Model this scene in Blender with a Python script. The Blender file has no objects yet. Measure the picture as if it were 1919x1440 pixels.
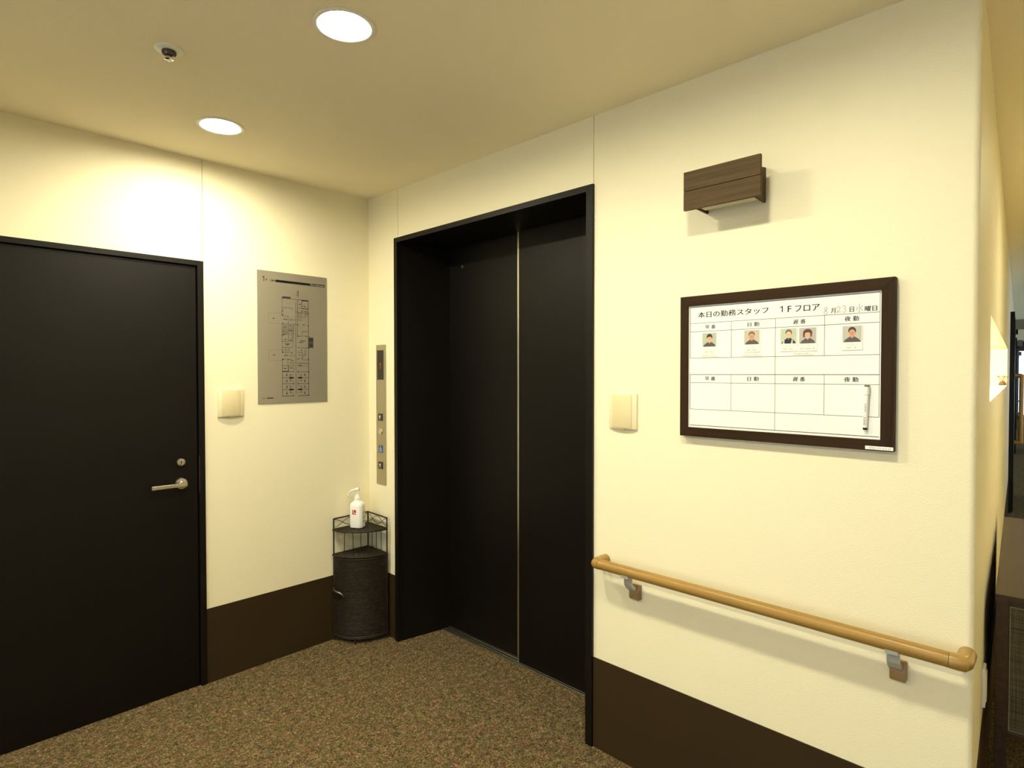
import bpy, bmesh, math, random
from mathutils import Vector, Matrix

random.seed(7)
scn = bpy.context.scene
col = scn.collection

# ------------------------------------------------------------------ camera
cam_d = bpy.data.cameras.new('camera')
cam_d.sensor_fit = 'HORIZONTAL'
cam_d.sensor_width = 36.0
cam_d.lens = 36.0 * 1105.555 / 1919.0
cam_d.clip_start = 0.02
cam = bpy.data.objects.new('camera', cam_d)
col.objects.link(cam)
yaw, pitch, roll = math.radians(-44.0832), math.radians(-1.0390), math.radians(-0.026)
fw = Vector((math.sin(yaw) * math.cos(pitch), math.cos(yaw) * math.cos(pitch), math.sin(pitch)))
rt = Vector((math.cos(yaw), -math.sin(yaw), 0))
up = rt.cross(fw)
rx = rt * math.cos(roll) + up * math.sin(roll)
uy = up * math.cos(roll) - rt * math.sin(roll)
M = Matrix.Identity(4)
for i in range(3):
    M[i][0], M[i][1], M[i][2] = rx[i], uy[i], -fw[i]
M.translation = (3.00501, -1.90114, 1.48941)
cam.matrix_world = M
scn.camera = cam

# ------------------------------------------------------------------ world (daylight outside) and exposure
LAMP_STRENGTH = 294.0
LAMP_COLOUR = (1.0, 0.92, 0.67)
SKY_STRENGTH = 1.8
world = bpy.data.worlds.new('daylight')
scn.world = world
world.use_nodes = True
bg = world.node_tree.nodes['Background']
bg.inputs[0].default_value = (0.66, 0.83, 1.0, 1)
bg.inputs[1].default_value = SKY_STRENGTH
vs = scn.view_settings
vs.view_transform = 'Standard'
vs.look = 'None'
vs.gamma = 1.0
vs.use_curve_mapping = False
vs.exposure = 0.53
try:
    scn.cycles.sample_clamp_indirect = 6.0
    scn.cycles.max_bounces = 6
    scn.cycles.adaptive_threshold = 0.05
    scn.cycles.diffuse_bounces = 4
    scn.cycles.glossy_bounces = 3
    scn.cycles.caustics_reflective = False
    scn.cycles.caustics_refractive = False
except Exception:
    pass

def portal(name, loc, rot, sx, sy):
    l = bpy.data.lights.new(name, 'AREA')
    l.shape = 'RECTANGLE'
    l.size, l.size_y = sx, sy
    l.cycles.is_portal = True
    o = bpy.data.objects.new(name, l)
    o.location = loc
    o.rotation_euler = rot
    col.objects.link(o)

# unseen windows behind the camera and along the corridor are assumed, added for daylight fill; these portals only guide sampling of the sky through the panes
pc = Vector((2.812, 0, 0)) + Vector((-0.0589, 0.99826, 0)) * 13.5 + Vector((0.99826, 0.0589, 0)) * 2.05
portal('corridor_portal', (pc.x, pc.y, 1.35), (math.radians(90), 0, math.radians(90 + 3.377)), 17.0, 1.9)
portal('window_portal', (3.0, -4.70, 1.2), (math.radians(90), 0, math.radians(180)), 3.4, 2.2)

# ------------------------------------------------------------------ materials
MATS = {}

def nodes_of(m):
    m.use_nodes = True
    nt = m.node_tree
    return nt, nt.nodes['Principled BSDF']

def mat(name, rgb, rough=0.5, metal=0.0, spec=0.5, emit=None, emit_s=0.0):
    if name in MATS:
        return MATS[name]
    m = bpy.data.materials.new(name)
    nt, b = nodes_of(m)
    b.inputs['Base Color'].default_value = (*rgb, 1)
    b.inputs['Roughness'].default_value = rough
    b.inputs['Metallic'].default_value = metal
    b.inputs['Specular IOR Level'].default_value = spec
    if emit:
        b.inputs['Emission Color'].default_value = (*emit, 1)
        b.inputs['Emission Strength'].default_value = emit_s
    MATS[name] = m
    return m

def N(nt, typ, **kw):
    n = nt.nodes.new(typ)
    for k, v in kw.items():
        if k.startswith('i_'):
            n.inputs[k[2:].replace('_', ' ')].default_value = v
        else:
            setattr(n, k, v)
    return n

def coords(nt, scale):
    tc = N(nt, 'ShaderNodeTexCoord')
    mp = N(nt, 'ShaderNodeMapping')
    mp.inputs['Scale'].default_value = scale
    nt.links.new(tc.outputs['Object'], mp.inputs['Vector'])
    return mp.outputs['Vector']

def ramp(nt, fac, stops):
    r = N(nt, 'ShaderNodeValToRGB')
    cr = r.color_ramp
    while len(cr.elements) < len(stops):
        cr.elements.new(0.5)
    for e, (p, c) in zip(cr.elements, stops):
        e.position = p
        e.color = (*c, 1)
    nt.links.new(fac, r.inputs['Fac'])
    return r.outputs['Color']

def bump(nt, b, height, strength, dist):
    bn = N(nt, 'ShaderNodeBump')
    bn.inputs['Strength'].default_value = strength
    bn.inputs['Distance'].default_value = dist
    nt.links.new(height, bn.inputs['Height'])
    nt.links.new(bn.outputs['Normal'], b.inputs['Normal'])

def wallpaper(name, rgb, rough=0.46):
    m = mat(name, rgb, rough, 0, 0.35)
    nt, b = nodes_of(m)
    v = coords(nt, (170, 170, 420))
    n = N(nt, 'ShaderNodeTexNoise')
    n.inputs['Scale'].default_value = 1.0
    n.inputs['Detail'].default_value = 3
    nt.links.new(v, n.inputs['Vector'])
    bump(nt, b, n.outputs['Fac'], 0.5, 0.0016)
    return m

def wood(name, dark, light, rough, scale=(60, 60, 2.2), bs=0.08, spec=0.3):
    m = mat(name, dark, rough, 0, spec)
    nt, b = nodes_of(m)
    v = coords(nt, scale)
    n = N(nt, 'ShaderNodeTexNoise')
    n.inputs['Scale'].default_value = 1.6
    n.inputs['Detail'].default_value = 6
    n.inputs['Roughness'].default_value = 0.65
    nt.links.new(v, n.inputs['Vector'])
    c = ramp(nt, n.outputs['Fac'], [(0.3, dark), (0.72, light)])
    nt.links.new(c, b.inputs['Base Color'])
    bump(nt, b, n.outputs['Fac'], bs, 0.0006)
    return m

def weave(name, dark, light, sx, sz, rough=0.7, axes='XZ'):
    m = mat(name, dark, rough, 0, 0.3)
    nt, b = nodes_of(m)
    v = coords(nt, (1, 1, 1))
    def noise(scale):
        mp = N(nt, 'ShaderNodeMapping')
        mp.inputs['Scale'].default_value = scale
        nt.links.new(v, mp.inputs['Vector'])
        n = N(nt, 'ShaderNodeTexNoise')
        n.inputs['Scale'].default_value = 1.0
        n.inputs['Detail'].default_value = 2
        nt.links.new(mp.outputs['Vector'], n.inputs['Vector'])
        return n.outputs['Fac']
    if axes == 'XZ':
        a, c = noise((sx, sx, 6)), noise((6, 6, sz))
    else:
        a, c = noise((sx, 6, 6)), noise((6, sz, 6))
    mx = N(nt, 'ShaderNodeMath', operation='ADD')
    nt.links.new(a, mx.inputs[0])
    nt.links.new(c, mx.inputs[1])
    h = N(nt, 'ShaderNodeMath', operation='MULTIPLY')
    h.inputs[1].default_value = 0.5
    nt.links.new(mx.outputs[0], h.inputs[0])
    cc = ramp(nt, h.outputs[0], [(0.36, dark), (0.62, light)])
    nt.links.new(cc, b.inputs['Base Color'])
    bump(nt, b, h.outputs[0], 0.5, 0.002)
    return m

WALL = wallpaper('cream_wallpaper', (0.86, 0.80, 0.575))
CEIL = wallpaper('beige_ceiling_paper', (0.93, 0.845, 0.63), 0.8)
BASEB = mat('brown_vinyl_baseboard', (0.0335, 0.0205, 0.0075), 0.5, 0, 0.2)
DARKW = wood('dark_wood_veneer', (0.0022, 0.0016, 0.0010), (0.0040, 0.0029, 0.0019), 0.45, (90, 90, 1.6), 0.03, 0.22)
DARKF = wood('dark_wood_frame', (0.0034, 0.0025, 0.0016), (0.0055, 0.0040, 0.0027), 0.45, (90, 90, 1.6), 0.03, 0.22)
BOARDF = wood('walnut_frame', (0.022, 0.0115, 0.0048), (0.042, 0.0230, 0.0100), 0.5, (2.2, 60, 60), 0.08, 0.08)
BOARDV = wood('walnut_frame_upright', (0.022, 0.0115, 0.0048), (0.042, 0.0230, 0.0100), 0.5, (60, 60, 2.2), 0.08, 0.08)
LAMPW = wood('lamp_walnut', (0.055, 0.033, 0.0125), (0.100, 0.066, 0.028), 0.55, (2.2, 60, 60), 0.08, 0.15)
OAK = wood('oak_handrail', (0.275, 0.160, 0.036), (0.365, 0.220, 0.056), 0.32, (2.5, 60, 60), 0.02)
OAKV = wood('oak_grab_bar', (0.36, 0.20, 0.06), (0.46, 0.27, 0.09), 0.4)
OAKP = mat('oak_coloured_plastic', (0.33, 0.195, 0.047), 0.32)
BRKT = mat('tan_bracket_plastic', (0.27, 0.17, 0.075), 0.4)
CLIP = mat('grey_clip', (0.42, 0.42, 0.40), 0.35, 0.3)
STEEL = mat('satin_steel', (0.56, 0.54, 0.49), 0.28, 1.0)
PLATE = mat('brushed_sign_steel', (0.46, 0.42, 0.33), 0.36, 0.6)
FACE = mat('brushed_call_plate', (0.50, 0.46, 0.36), 0.34, 1.0)
BLACK = mat('black_print', (0.006, 0.006, 0.006), 0.7, 0, 0.15)
DGREY = mat('dark_grey_print', (0.045, 0.042, 0.034), 0.7, 0, 0.15)
GREYP = mat('grey_print', (0.33, 0.32, 0.29), 0.7)
PLANF = mat('plan_room_tint', (0.165, 0.15, 0.115), 0.6)
PALEP = mat('pale_grey_print', (0.55, 0.54, 0.48), 0.7)
REDP = mat('red_print', (0.55, 0.03, 0.03), 0.5)
WHITE = mat('white_plastic', (0.85, 0.84, 0.80), 0.35)
BOARDW = mat('whiteboard_surface', (0.90, 0.89, 0.84), 0.22)
CARD = mat('laminated_card', (0.88, 0.87, 0.80), 0.25)
IVORY = mat('ivory_plastic', (0.78, 0.70, 0.46), 0.35)
IVORY2 = mat('ivory_plastic_centre', (0.70, 0.61, 0.36), 0.4)
IRON = mat('black_iron', (0.018, 0.014, 0.011), 0.4)
WICK = wood('dark_wicker', (0.010, 0.0068, 0.0042), (0.030, 0.021, 0.0125), 0.45, (40, 40, 40), 0.2, 0.25)
GLASSB = mat('black_display_glass', (0.012, 0.008, 0.008), 0.12)
BLUE = mat('blue_sign', (0.02, 0.07, 0.25), 0.4)
CHROME = mat('chrome', (0.75, 0.74, 0.70), 0.12, 1.0)
SBW = wood('sideboard_wood', (0.045, 0.026, 0.015), (0.078, 0.047, 0.028), 0.36, (40, 2, 40))
GRASSC = weave('woven_grass_panel', (0.035, 0.028, 0.014), (0.16, 0.13, 0.07), 800, 380)
RUNNER = weave('woven_runner', (0.22, 0.16, 0.06), (0.52, 0.42, 0.20), 90, 160, 0.8, 'XY')
CLOTHB = mat('piping', (0.26, 0.22, 0.13), 0.8)
ORANGE = mat('orange_petal', (0.34, 0.075, 0.005), 0.5)
GREEN = mat('leaf_green', (0.07, 0.12, 0.03), 0.5)
SIGNG = mat('grey_room_sign', (0.20, 0.19, 0.16), 0.5)
DIFF = mat('frosted_diffuser', (0.62, 0.58, 0.46), 0.45)
SKIN = mat('print_skin', (0.72, 0.42, 0.27), 0.4)
SKIN2 = mat('print_skin_tan', (0.62, 0.31, 0.17), 0.4)
SKIN3 = mat('print_skin_pale', (0.74, 0.52, 0.36), 0.4)
FEAT = mat('print_features', (0.33, 0.13, 0.08), 0.4)
HAIRB = mat('print_hair_black', (0.035, 0.025, 0.022), 0.4)
HAIRR = mat('print_hair_brown', (0.09, 0.035, 0.03), 0.4)
HAIRG = mat('print_hair_grey', (0.17, 0.12, 0.08), 0.4)
SHIRT = mat('print_shirt_grey', (0.085, 0.075, 0.075), 0.4)
SHIRTB = mat('print_shirt_black', (0.012, 0.013, 0.018), 0.4)
APRON = mat('print_apron', (0.52, 0.56, 0.60), 0.4)
PBG = [mat('print_background_%s' % n, c, 0.4) for n, c in (('sage', (0.44, 0.46, 0.37)), ('sand', (0.52, 0.47, 0.38)),
       ('mint', (0.50, 0.55, 0.42)), ('mauve', (0.46, 0.42, 0.40)), ('mist', (0.48, 0.47, 0.41)))]

def lamp_material():
    m = bpy.data.materials.new('lamp_lens')
    m.use_nodes = True
    nt = m.node_tree
    nt.nodes.clear()
    e = N(nt, 'ShaderNodeEmission')
    e.inputs[0].default_value = (*LAMP_COLOUR, 1)
    e.inputs[1].default_value = LAMP_STRENGTH
    o = N(nt, 'ShaderNodeOutputMaterial')
    nt.links.new(e.outputs[0], o.inputs[0])
    return m
LENS = lamp_material()

def emission(name, rgb, s):
    m = bpy.data.materials.new(name)
    m.use_nodes = True
    nt = m.node_tree
    nt.nodes.clear()
    e = N(nt, 'ShaderNodeEmission')
    e.inputs[0].default_value = (*rgb, 1)
    e.inputs[1].default_value = s
    o = N(nt, 'ShaderNodeOutputMaterial')
    nt.links.new(e.outputs[0], o.inputs[0])
    return m
NICHE_LED = emission('niche_lamp_tube', (1.0, 0.84, 0.48), 420.0)
DIGIT = emission('orange_led', (1.0, 0.25, 0.04), 0.5)

def pane_material():
    m = bpy.data.materials.new('clear_pane')
    m.use_nodes = True
    nt = m.node_tree
    nt.nodes.clear()
    t = N(nt, 'ShaderNodeBsdfTransparent')
    g = N(nt, 'ShaderNodeBsdfGlossy')
    g.inputs['Roughness'].default_value = 0.02
    f = N(nt, 'ShaderNodeFresnel')
    f.inputs[0].default_value = 1.45
    x = N(nt, 'ShaderNodeMixShader')
    o = N(nt, 'ShaderNodeOutputMaterial')
    nt.links.new(f.outputs[0], x.inputs[0])
    nt.links.new(t.outputs[0], x.inputs[1])
    nt.links.new(g.outputs[0], x.inputs[2])
    nt.links.new(x.outputs[0], o.inputs[0])
    return m
PANE = pane_material()

def carpet_material():
    m = mat('tweed_carpet', (0.1, 0.08, 0.04), 0.95, 0, 0.1)
    nt, b = nodes_of(m)
    def noise(scale, detail=2.0, rough=0.6, dist=0.0):
        v = coords(nt, (scale, scale * 0.8, scale))
        n = N(nt, 'ShaderNodeTexNoise')
        n.inputs['Scale'].default_value = 1.0
        n.inputs['Detail'].default_value = detail
        n.inputs['Roughness'].default_value = rough
        n.inputs['Distortion'].default_value = dist
        nt.links.new(v, n.inputs['Vector'])
        return n.outputs['Fac']
    fine = noise(165, 4, 0.8, 1.2)
    c1 = ramp(nt, fine, [(0.36, (0.020, 0.014, 0.006)), (0.50, (0.140, 0.106, 0.058)), (0.64, (0.46, 0.375, 0.235))])
    mid = noise(48, 3, 0.7, 0.8)
    c2 = ramp(nt, mid, [(0.34, (0.52, 0.49, 0.42)), (0.66, (1.34, 1.26, 1.15))])
    hue = noise(24, 2, 0.6)
    c3 = ramp(nt, hue, [(0.38, (0.94, 1.04, 0.90)), (0.62, (1.10, 0.96, 0.98))])
    prev = c1
    for c in (c2, c3):
        mx = N(nt, 'ShaderNodeMix', data_type='RGBA', blend_type='MULTIPLY')
        mx.inputs['Factor'].default_value = 1.0
        nt.links.new(prev, mx.inputs['A'])
        nt.links.new(c, mx.inputs['B'])
        prev = mx.outputs['Result']
    nt.links.new(prev, b.inputs['Base Color'])
    bump(nt, b, fine, 0.9, 0.006)
    return m
CARPET = carpet_material()

# ------------------------------------------------------------------ mesh helpers
ROOT = {}   # world offset of each object that may be a parent

class MB:
    def __init__(self):
        self.bm = bmesh.new()
        self.mats = []
        self.mi = 0
    def use(self, m):
        if m not in self.mats:
            self.mats.append(m)
        self.mi = self.mats.index(m)
        return self
    def _face(self, vs_):
        try:
            f = self.bm.faces.new(vs_)
            f.material_index = self.mi
            return f
        except ValueError:
            return None
    def hexa(self, p):
        v = [self.bm.verts.new(q) for q in p]
        for f in ((0, 3, 2, 1), (4, 5, 6, 7), (0, 1, 5, 4), (1, 2, 6, 5), (2, 3, 7, 6), (3, 0, 4, 7)):
            self._face([v[i] for i in f])
        return self
    def box(self, x0, x1, y0, y1, z0, z1, F=None):
        p = [(x0, y0, z0), (x1, y0, z0), (x1, y1, z0), (x0, y1, z0), (x0, y0, z1), (x1, y0, z1), (x1, y1, z1), (x0, y1, z1)]
        if F:
            p = [F(*q) for q in p]
        return self.hexa(p)
    def prism(self, pts, a, b, F=None):
        """polygon pts (u,v) extruded from a to b; F(u,v,w) -> point (default z-extrusion)"""
        F = F or (lambda u, v, w: (u, v, w))
        lo = [self.bm.verts.new(F(u, v, a)) for u, v in pts]
        hi = [self.bm.verts.new(F(u, v, b)) for u, v in pts]
        n = len(pts)
        self._face(lo[::-1])
        self._face(hi)
        for i in range(n):
            self._face([lo[i], lo[(i + 1) % n], hi[(i + 1) % n], hi[i]])
        return self
    def poly(self, pts):
        self._face([self.bm.verts.new(q) for q in pts])
        return self
    def tube(self, path, r, seg=10, cap=True, ref=None):
        path = [Vector(p) for p in path]
        rings = []
        n = len(path)
        rr = r if isinstance(r, (list, tuple)) else [r] * n
        prev = None
        for i, p in enumerate(path):
            if i == 0: t = path[1] - p
            elif i == n - 1: t = p - path[-2]
            else: t = (path[i + 1] - p).normalized() + (p - path[i - 1]).normalized()
            t.normalize()
            if prev is None:
                a = Vector(ref) if ref else (Vector((0, 0, 1)) if abs(t.z) < 0.9 else Vector((1, 0, 0)))
                a = (a - t * a.dot(t)).normalized()
            else:
                a = (prev - t * prev.dot(t)).normalized()
            prev = a
            b = t.cross(a)
            k = 1.0
            if 0 < i < n - 1:
                c = (path[i + 1] - p).normalized().dot((p - path[i - 1]).normalized())
                k = 1.0 / max(0.5, math.sqrt((1 + c) / 2))
            rings.append([self.bm.verts.new(p + (a * math.cos(2 * math.pi * j / seg) + b * math.sin(2 * math.pi * j / seg)) * rr[i] * (k if seg > 0 else 1)) for j in range(seg)])
        for A, B in zip(rings[:-1], rings[1:]):
            for j in range(seg):
                self._face([A[j], A[(j + 1) % seg], B[(j + 1) % seg], B[j]])
        if cap:
            self._face(rings[0][::-1])
            self._face(rings[-1])
        return self
    def lathe(self, prof, centre, axis='z', seg=32, F=None):
        """prof: list of (r, h)"""
        c = Vector(centre)
        def P(r, h, a):
            x, y = r * math.cos(a), r * math.sin(a)
            if axis == 'z': q = Vector((x, y, h))
            elif axis == 'x': q = Vector((h, x, y))
            else: q = Vector((x, h, y))
            return c + q
        rings = []
        for r, h in prof:
            if r < 1e-6:
                rings.append([self.bm.verts.new(P(0, h, 0))])
            else:
                rings.append([self.bm.verts.new(P(r, h, 2 * math.pi * j / seg)) for j in range(seg)])
        for A, B in zip(rings[:-1], rings[1:]):
            for j in range(seg):
                k = (j + 1) % seg
                if len(A) == 1 and len(B) == 1: continue
                if len(A) == 1: self._face([A[0], B[k], B[j]])
                elif len(B) == 1: self._face([A[j], A[k], B[0]])
                else: self._face([A[j], A[k], B[k], B[j]])
        return self
    def build(self, name, m=None, parent=None, loc=None, bev=0.0, smooth=False, seg=2, auto=None):
        bm = self.bm
        bmesh.ops.recalc_face_normals(bm, faces=bm.faces[:])
        if bev > 0:
            bmesh.ops.bevel(bm, geom=bm.edges[:], offset=bev, segments=seg, affect='EDGES', profile=0.5, clamp_overlap=True)
        off = Vector(loc) if loc is not None else (ROOT.get(parent.name, Vector()) if parent else Vector())
        for v in bm.verts:
            v.co -= off
        if smooth:
            for f in bm.faces: f.smooth = True
            for e in bm.edges:
                if len(e.link_faces) == 2 and e.calc_face_angle(0) > math.radians(auto or 38):
                    e.smooth = False
        me = bpy.data.meshes.new(name)
        bm.to_mesh(me)
        bm.free()
        for q in (self.mats or ([m] if m else [])):
            me.materials.append(q)
        o = bpy.data.objects.new(name, me)
        col.objects.link(o)
        if loc is not None:
            o.location = loc
        if parent:
            o.parent = parent
        ROOT[o.name] = off
        return o

def thing(name, label, cat, loc=(0, 0, 0), group=None):
    o = bpy.data.objects.new(name, None)
    o.empty_display_size = 0.05
    o.location = loc
    col.objects.link(o)
    ROOT[o.name] = Vector(loc)
    return tag(o, label, cat, group)

def tag(o, label=None, cat=None, group=None, kind=None):
    if label: o['label'] = label
    if cat: o['category'] = cat
    if group: o['group'] = group
    if kind: o['kind'] = kind
    return o

def struct(name, loc=(0, 0, 0), label=None):
    o = bpy.data.objects.new(name, None)
    o.empty_display_size = 0.05
    o.location = loc
    col.objects.link(o)
    ROOT[o.name] = Vector(loc)
    o['kind'] = 'structure'
    if label: o['label'] = label
    return o

def copy_tree(o, loc, label, parent=None):
    def rec(a, p):
        c = a.copy()
        col.objects.link(c)
        if p: c.parent = p
        for ch in list(a.children): rec(ch, c)
        return c
    r = rec(o, parent)
    r.location = loc
    if label: r['label'] = label
    return r

def text_mb(mb, body, origin, ux, uy, fit, weight=0.0, centre=True):
    """lettering laid flat on a surface, fitted into a box of size fit around (or from) origin"""
    cu = bpy.data.curves.new('lettering', 'FONT')
    cu.body = body
    cu.size = 1.0
    cu.resolution_u = 3
    tmp = bpy.data.objects.new('lettering', cu)
    me = bpy.data.meshes.new_from_object(tmp)
    bpy.data.objects.remove(tmp)
    vs_ = [v.co.copy() for v in me.vertices]
    if not vs_:
        return
    x0, x1 = min(v.x for v in vs_), max(v.x for v in vs_)
    y0, y1 = min(v.y for v in vs_), max(v.y for v in vs_)
    w, h = fit
    kx = w / max(1e-6, x1 - x0)
    ky = h / max(1e-6, y1 - y0) if h else kx
    O, U, V = Vector(origin), Vector(ux), Vector(uy)
    sx, sy = (-w / 2, -(y1 - y0) * ky / 2) if centre else (0, 0)
    wn_ = U.cross(V).normalized()
    for k in ((0,) if weight <= 0 else (-1, 1)):
        q = U * (k * weight / 2) + wn_ * (0.00003 * k)
        nv = [mb.bm.verts.new(O + q + U * ((v.x - x0) * kx + sx) + V * ((v.y - y0) * ky + sy)) for v in vs_]
        for p in me.polygons:
            mb._face([nv[i] for i in p.vertices])
    bpy.data.meshes.remove(me)
    bpy.data.curves.remove(cu)

def figure_one(mb, x, z, w, hh, F):
    t = w * 0.34
    mb.poly([F(x + w * 0.15, z - hh / 2), F(x + w * 0.15 + t, z - hh / 2), F(x + w * 0.15 + t, z + hh / 2), F(x + w * 0.15 + t * 0.15, z + hh / 2), F(x + w * 0.15, z + hh * 0.43)])
    mb.poly([F(x + w * 0.15, z + hh * 0.43), F(x - w * 0.5, z + hh * 0.27), F(x - w * 0.5, z + hh * 0.16), F(x + w * 0.15, z + hh * 0.28)])

def stroke_mb(mb, pts, w, F):
    """flat pen stroke of width w through 2D pts, F(u,v) -> point"""
    P = [Vector((*p, 0)) for p in pts]
    L, R = [], []
    for i, p in enumerate(P):
        t = (P[min(i + 1, len(P) - 1)] - P[max(i - 1, 0)])
        if t.length < 1e-9: t = Vector((1, 0, 0))
        t.normalize()
        n = Vector((-t.y, t.x, 0)) * w / 2
        L.append(mb.bm.verts.new(F(p.x + n.x, p.y + n.y)))
        R.append(mb.bm.verts.new(F(p.x - n.x, p.y - n.y)))
    for i in range(len(P) - 1):
        mb._face([R[i], R[i + 1], L[i + 1], L[i]])

def flat_rect(mb, u0, u1, v0, v1, F):
    mb.poly([F(u0, v0), F(u1, v0), F(u1, v1), F(u0, v1)])

def ellipse(cx, cy, rx_, ry_, n=20, a0=0, a1=360):
    return [(cx + rx_ * math.cos(math.radians(a0 + (a1 - a0) * i / n)), cy + ry_ * math.sin(math.radians(a0 + (a1 - a0) * i / n)))
            for i in range(n + (0 if a1 - a0 == 360 else 1))]

# the corridor wall leaves the lobby wall at a slightly blunt corner: s runs along it, o stands off it
CE = Vector((-0.0589, 0.99826, 0))
CN = Vector((0.99826, 0.0589, 0))
CO = Vector((2.812, 0, 0))
def C(s, o, z):
    return CO + CE * s + CN * o + Vector((0, 0, z))
def CF(o, s, z):            # box() argument order: x -> o, y -> s
    return C(s, o, z)

H = 2.5
JG = 0.0012                 # half a wall-panel joint

# ------------------------------------------------------------------ floor and ceiling
fl = MB().box(-0.15, 6.0, -4.8, 26.0, -0.10, 0.0).build('floor', CARPET)
tag(fl, 'brown tweed loop carpet across the lift lobby', None, None, 'structure')
cl = MB().box(-0.15, 6.0, -4.8, 26.0, H + 0.075, H + 0.17).build('ceiling', CEIL)
tag(cl, 'beige papered ceiling with recessed downlights', None, None, 'structure')
# soffit boarding with round cut-outs for the downlights
DOWN = [(0.461, -0.985), (1.450, -0.995), (2.420, -1.000), (0.461, -3.0), (1.45, -3.0), (2.42, -3.0), (3.45, -3.0)]  # last four: unseen row behind the viewer, added to lift the bounce light
CORR = [C(s, 0.95, 0) for s in (1.8,)]  # corridor lamp out of view, assumed from the warm ceiling
HOLES = [(x, y) for x, y in DOWN] + [(c.x, c.y) for c in CORR]
def ceiling_board():
    mb = MB()
    hs = 0.12
    xs = sorted(set([-0.15, 6.0] + [round(x + d, 4) for x, y in HOLES for d in (-hs, hs)]))
    ys = sorted(set([-4.8, 26.0] + [round(y + d, 4) for x, y in HOLES for d in (-hs, hs)]))
    cache = {}
    def V(x, y):
        k = (round(x, 5), round(y, 5))
        if k not in cache: cache[k] = mb.bm.verts.new((x, y, H))
        return cache[k]
    for i in range(len(xs) - 1):
        for j in range(len(ys) - 1):
            xm, ym = (xs[i] + xs[i + 1]) / 2, (ys[j] + ys[j + 1]) / 2
            if any(abs(xm - hx) < hs and abs(ym - hy) < hs for hx, hy in HOLES):
                continue
            mb._face([V(xs[i], ys[j]), V(xs[i], ys[j + 1]), V(xs[i + 1], ys[j + 1]), V(xs[i + 1], ys[j])])
    r = 0.0775
    for hx, hy in HOLES:
        bx = [x for x in xs if hx - hs - 1e-4 <= x <= hx + hs + 1e-4]
        by = [y for y in ys if hy - hs - 1e-4 <= y <= hy + hs + 1e-4]
        loop = [(x, by[0]) for x in bx] + [(bx[-1], y) for y in by[1:]] + [(x, by[-1]) for x in bx[-2::-1]] + [(bx[0], y) for y in by[-2:0:-1]]
        # ring of 32 points on the circle fanned out to the square
        n = 48
        outer = []
        for k in range(n):
            a = 2 * math.pi * k / n
            c_, s_ = math.cos(a), math.sin(a)
            m_ = hs / max(abs(c_), abs(s_))
            outer.append(mb.bm.verts.new((hx + c_ * m_, hy + s_ * m_, H)))
        inner = [mb.bm.verts.new((hx + r * math.cos(2 * math.pi * k / n), hy + r * math.sin(2 * math.pi * k / n), H)) for k in range(n)]
        top = [mb.bm.verts.new((v.co.x, v.co.y, H + 0.07)) for v in inner]
        for k in range(n):
            q = (k + 1) % n
            mb._face([outer[k], inner[k], inner[q], outer[q]])
            mb._face([inner[k], top[k], top[q], inner[q]])
    return mb.build('ceiling_board', CEIL, cl)
ceiling_board()

# ------------------------------------------------------------------ wall with the door (x = 0)
wl = struct('wall_left', label='cream papered wall holding the dark door and the floor plan')
MB().box(-0.12, -0.012, -4.7, -1.950, 0, H).box(-0.12, -0.012, -0.915, 0.1, 0, H).box(-0.12, -0.012, -1.950, -0.915, 2.03, H).build('wall_core', WALL, wl)
for y0, y1, z0, z1 in ((-0.905 + JG, 0.0, 0, H), (-1.960 + JG, -0.905 - JG, 2.012, H), (-4.6, -1.960 - JG, 0, H)):
    MB().box(-0.012, 0.0, y0, y1, z0, z1).build('wall_panel', WALL, wl)
bb = MB().box(0.0, 0.004, -0.9055, -0.0, 0, 0.3595).build('baseboard_left', BASEB)
tag(bb, 'tall brown baseboard between the dark door and the corner', None, None, 'structure')
bb2 = MB().box(0.0, 0.004, -4.6, -1.9595, 0, 0.3595).build('baseboard_left', BASEB)
tag(bb2, 'tall brown baseboard on the far side of the dark door', None, None, 'structure')

# ------------------------------------------------------------------ wall with the lift (y = 0)
wb = struct('wall_back', label='cream papered wall holding the lift, the staff board and the handrail')
MB().box(0.0, 0.285, 0.012, 0.12, 0, H).box(0.285, 1.62, 0.012, 0.12, 2.225, H).box(1.62, 2.79, 0.012, 0.12, 0, H).build('wall_core', WALL, wb)
for x0, x1, z0, z1 in ((0.0, 0.293 - JG, 0, H), (0.293 + JG, 1.612 - JG, 2.215, H), (1.612 + JG, 2.797, 0, H)):
    MB().box(x0, x1, 0.0, 0.012, z0, z1).build('wall_panel', WALL, wb)
b1 = MB().box(0.004, 0.2685, -0.004, 0.0, 0, 0.3595).build('baseboard_back', BASEB)
tag(b1, 'short brown baseboard behind the corner stand', None, None, 'structure')
b2 = MB().box(1.6165, 2.797, -0.004, 0.0, 0, 0.3595).build('baseboard_back', BASEB)
tag(b2, 'tall brown baseboard below the handrail', None, None, 'structure')

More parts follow.
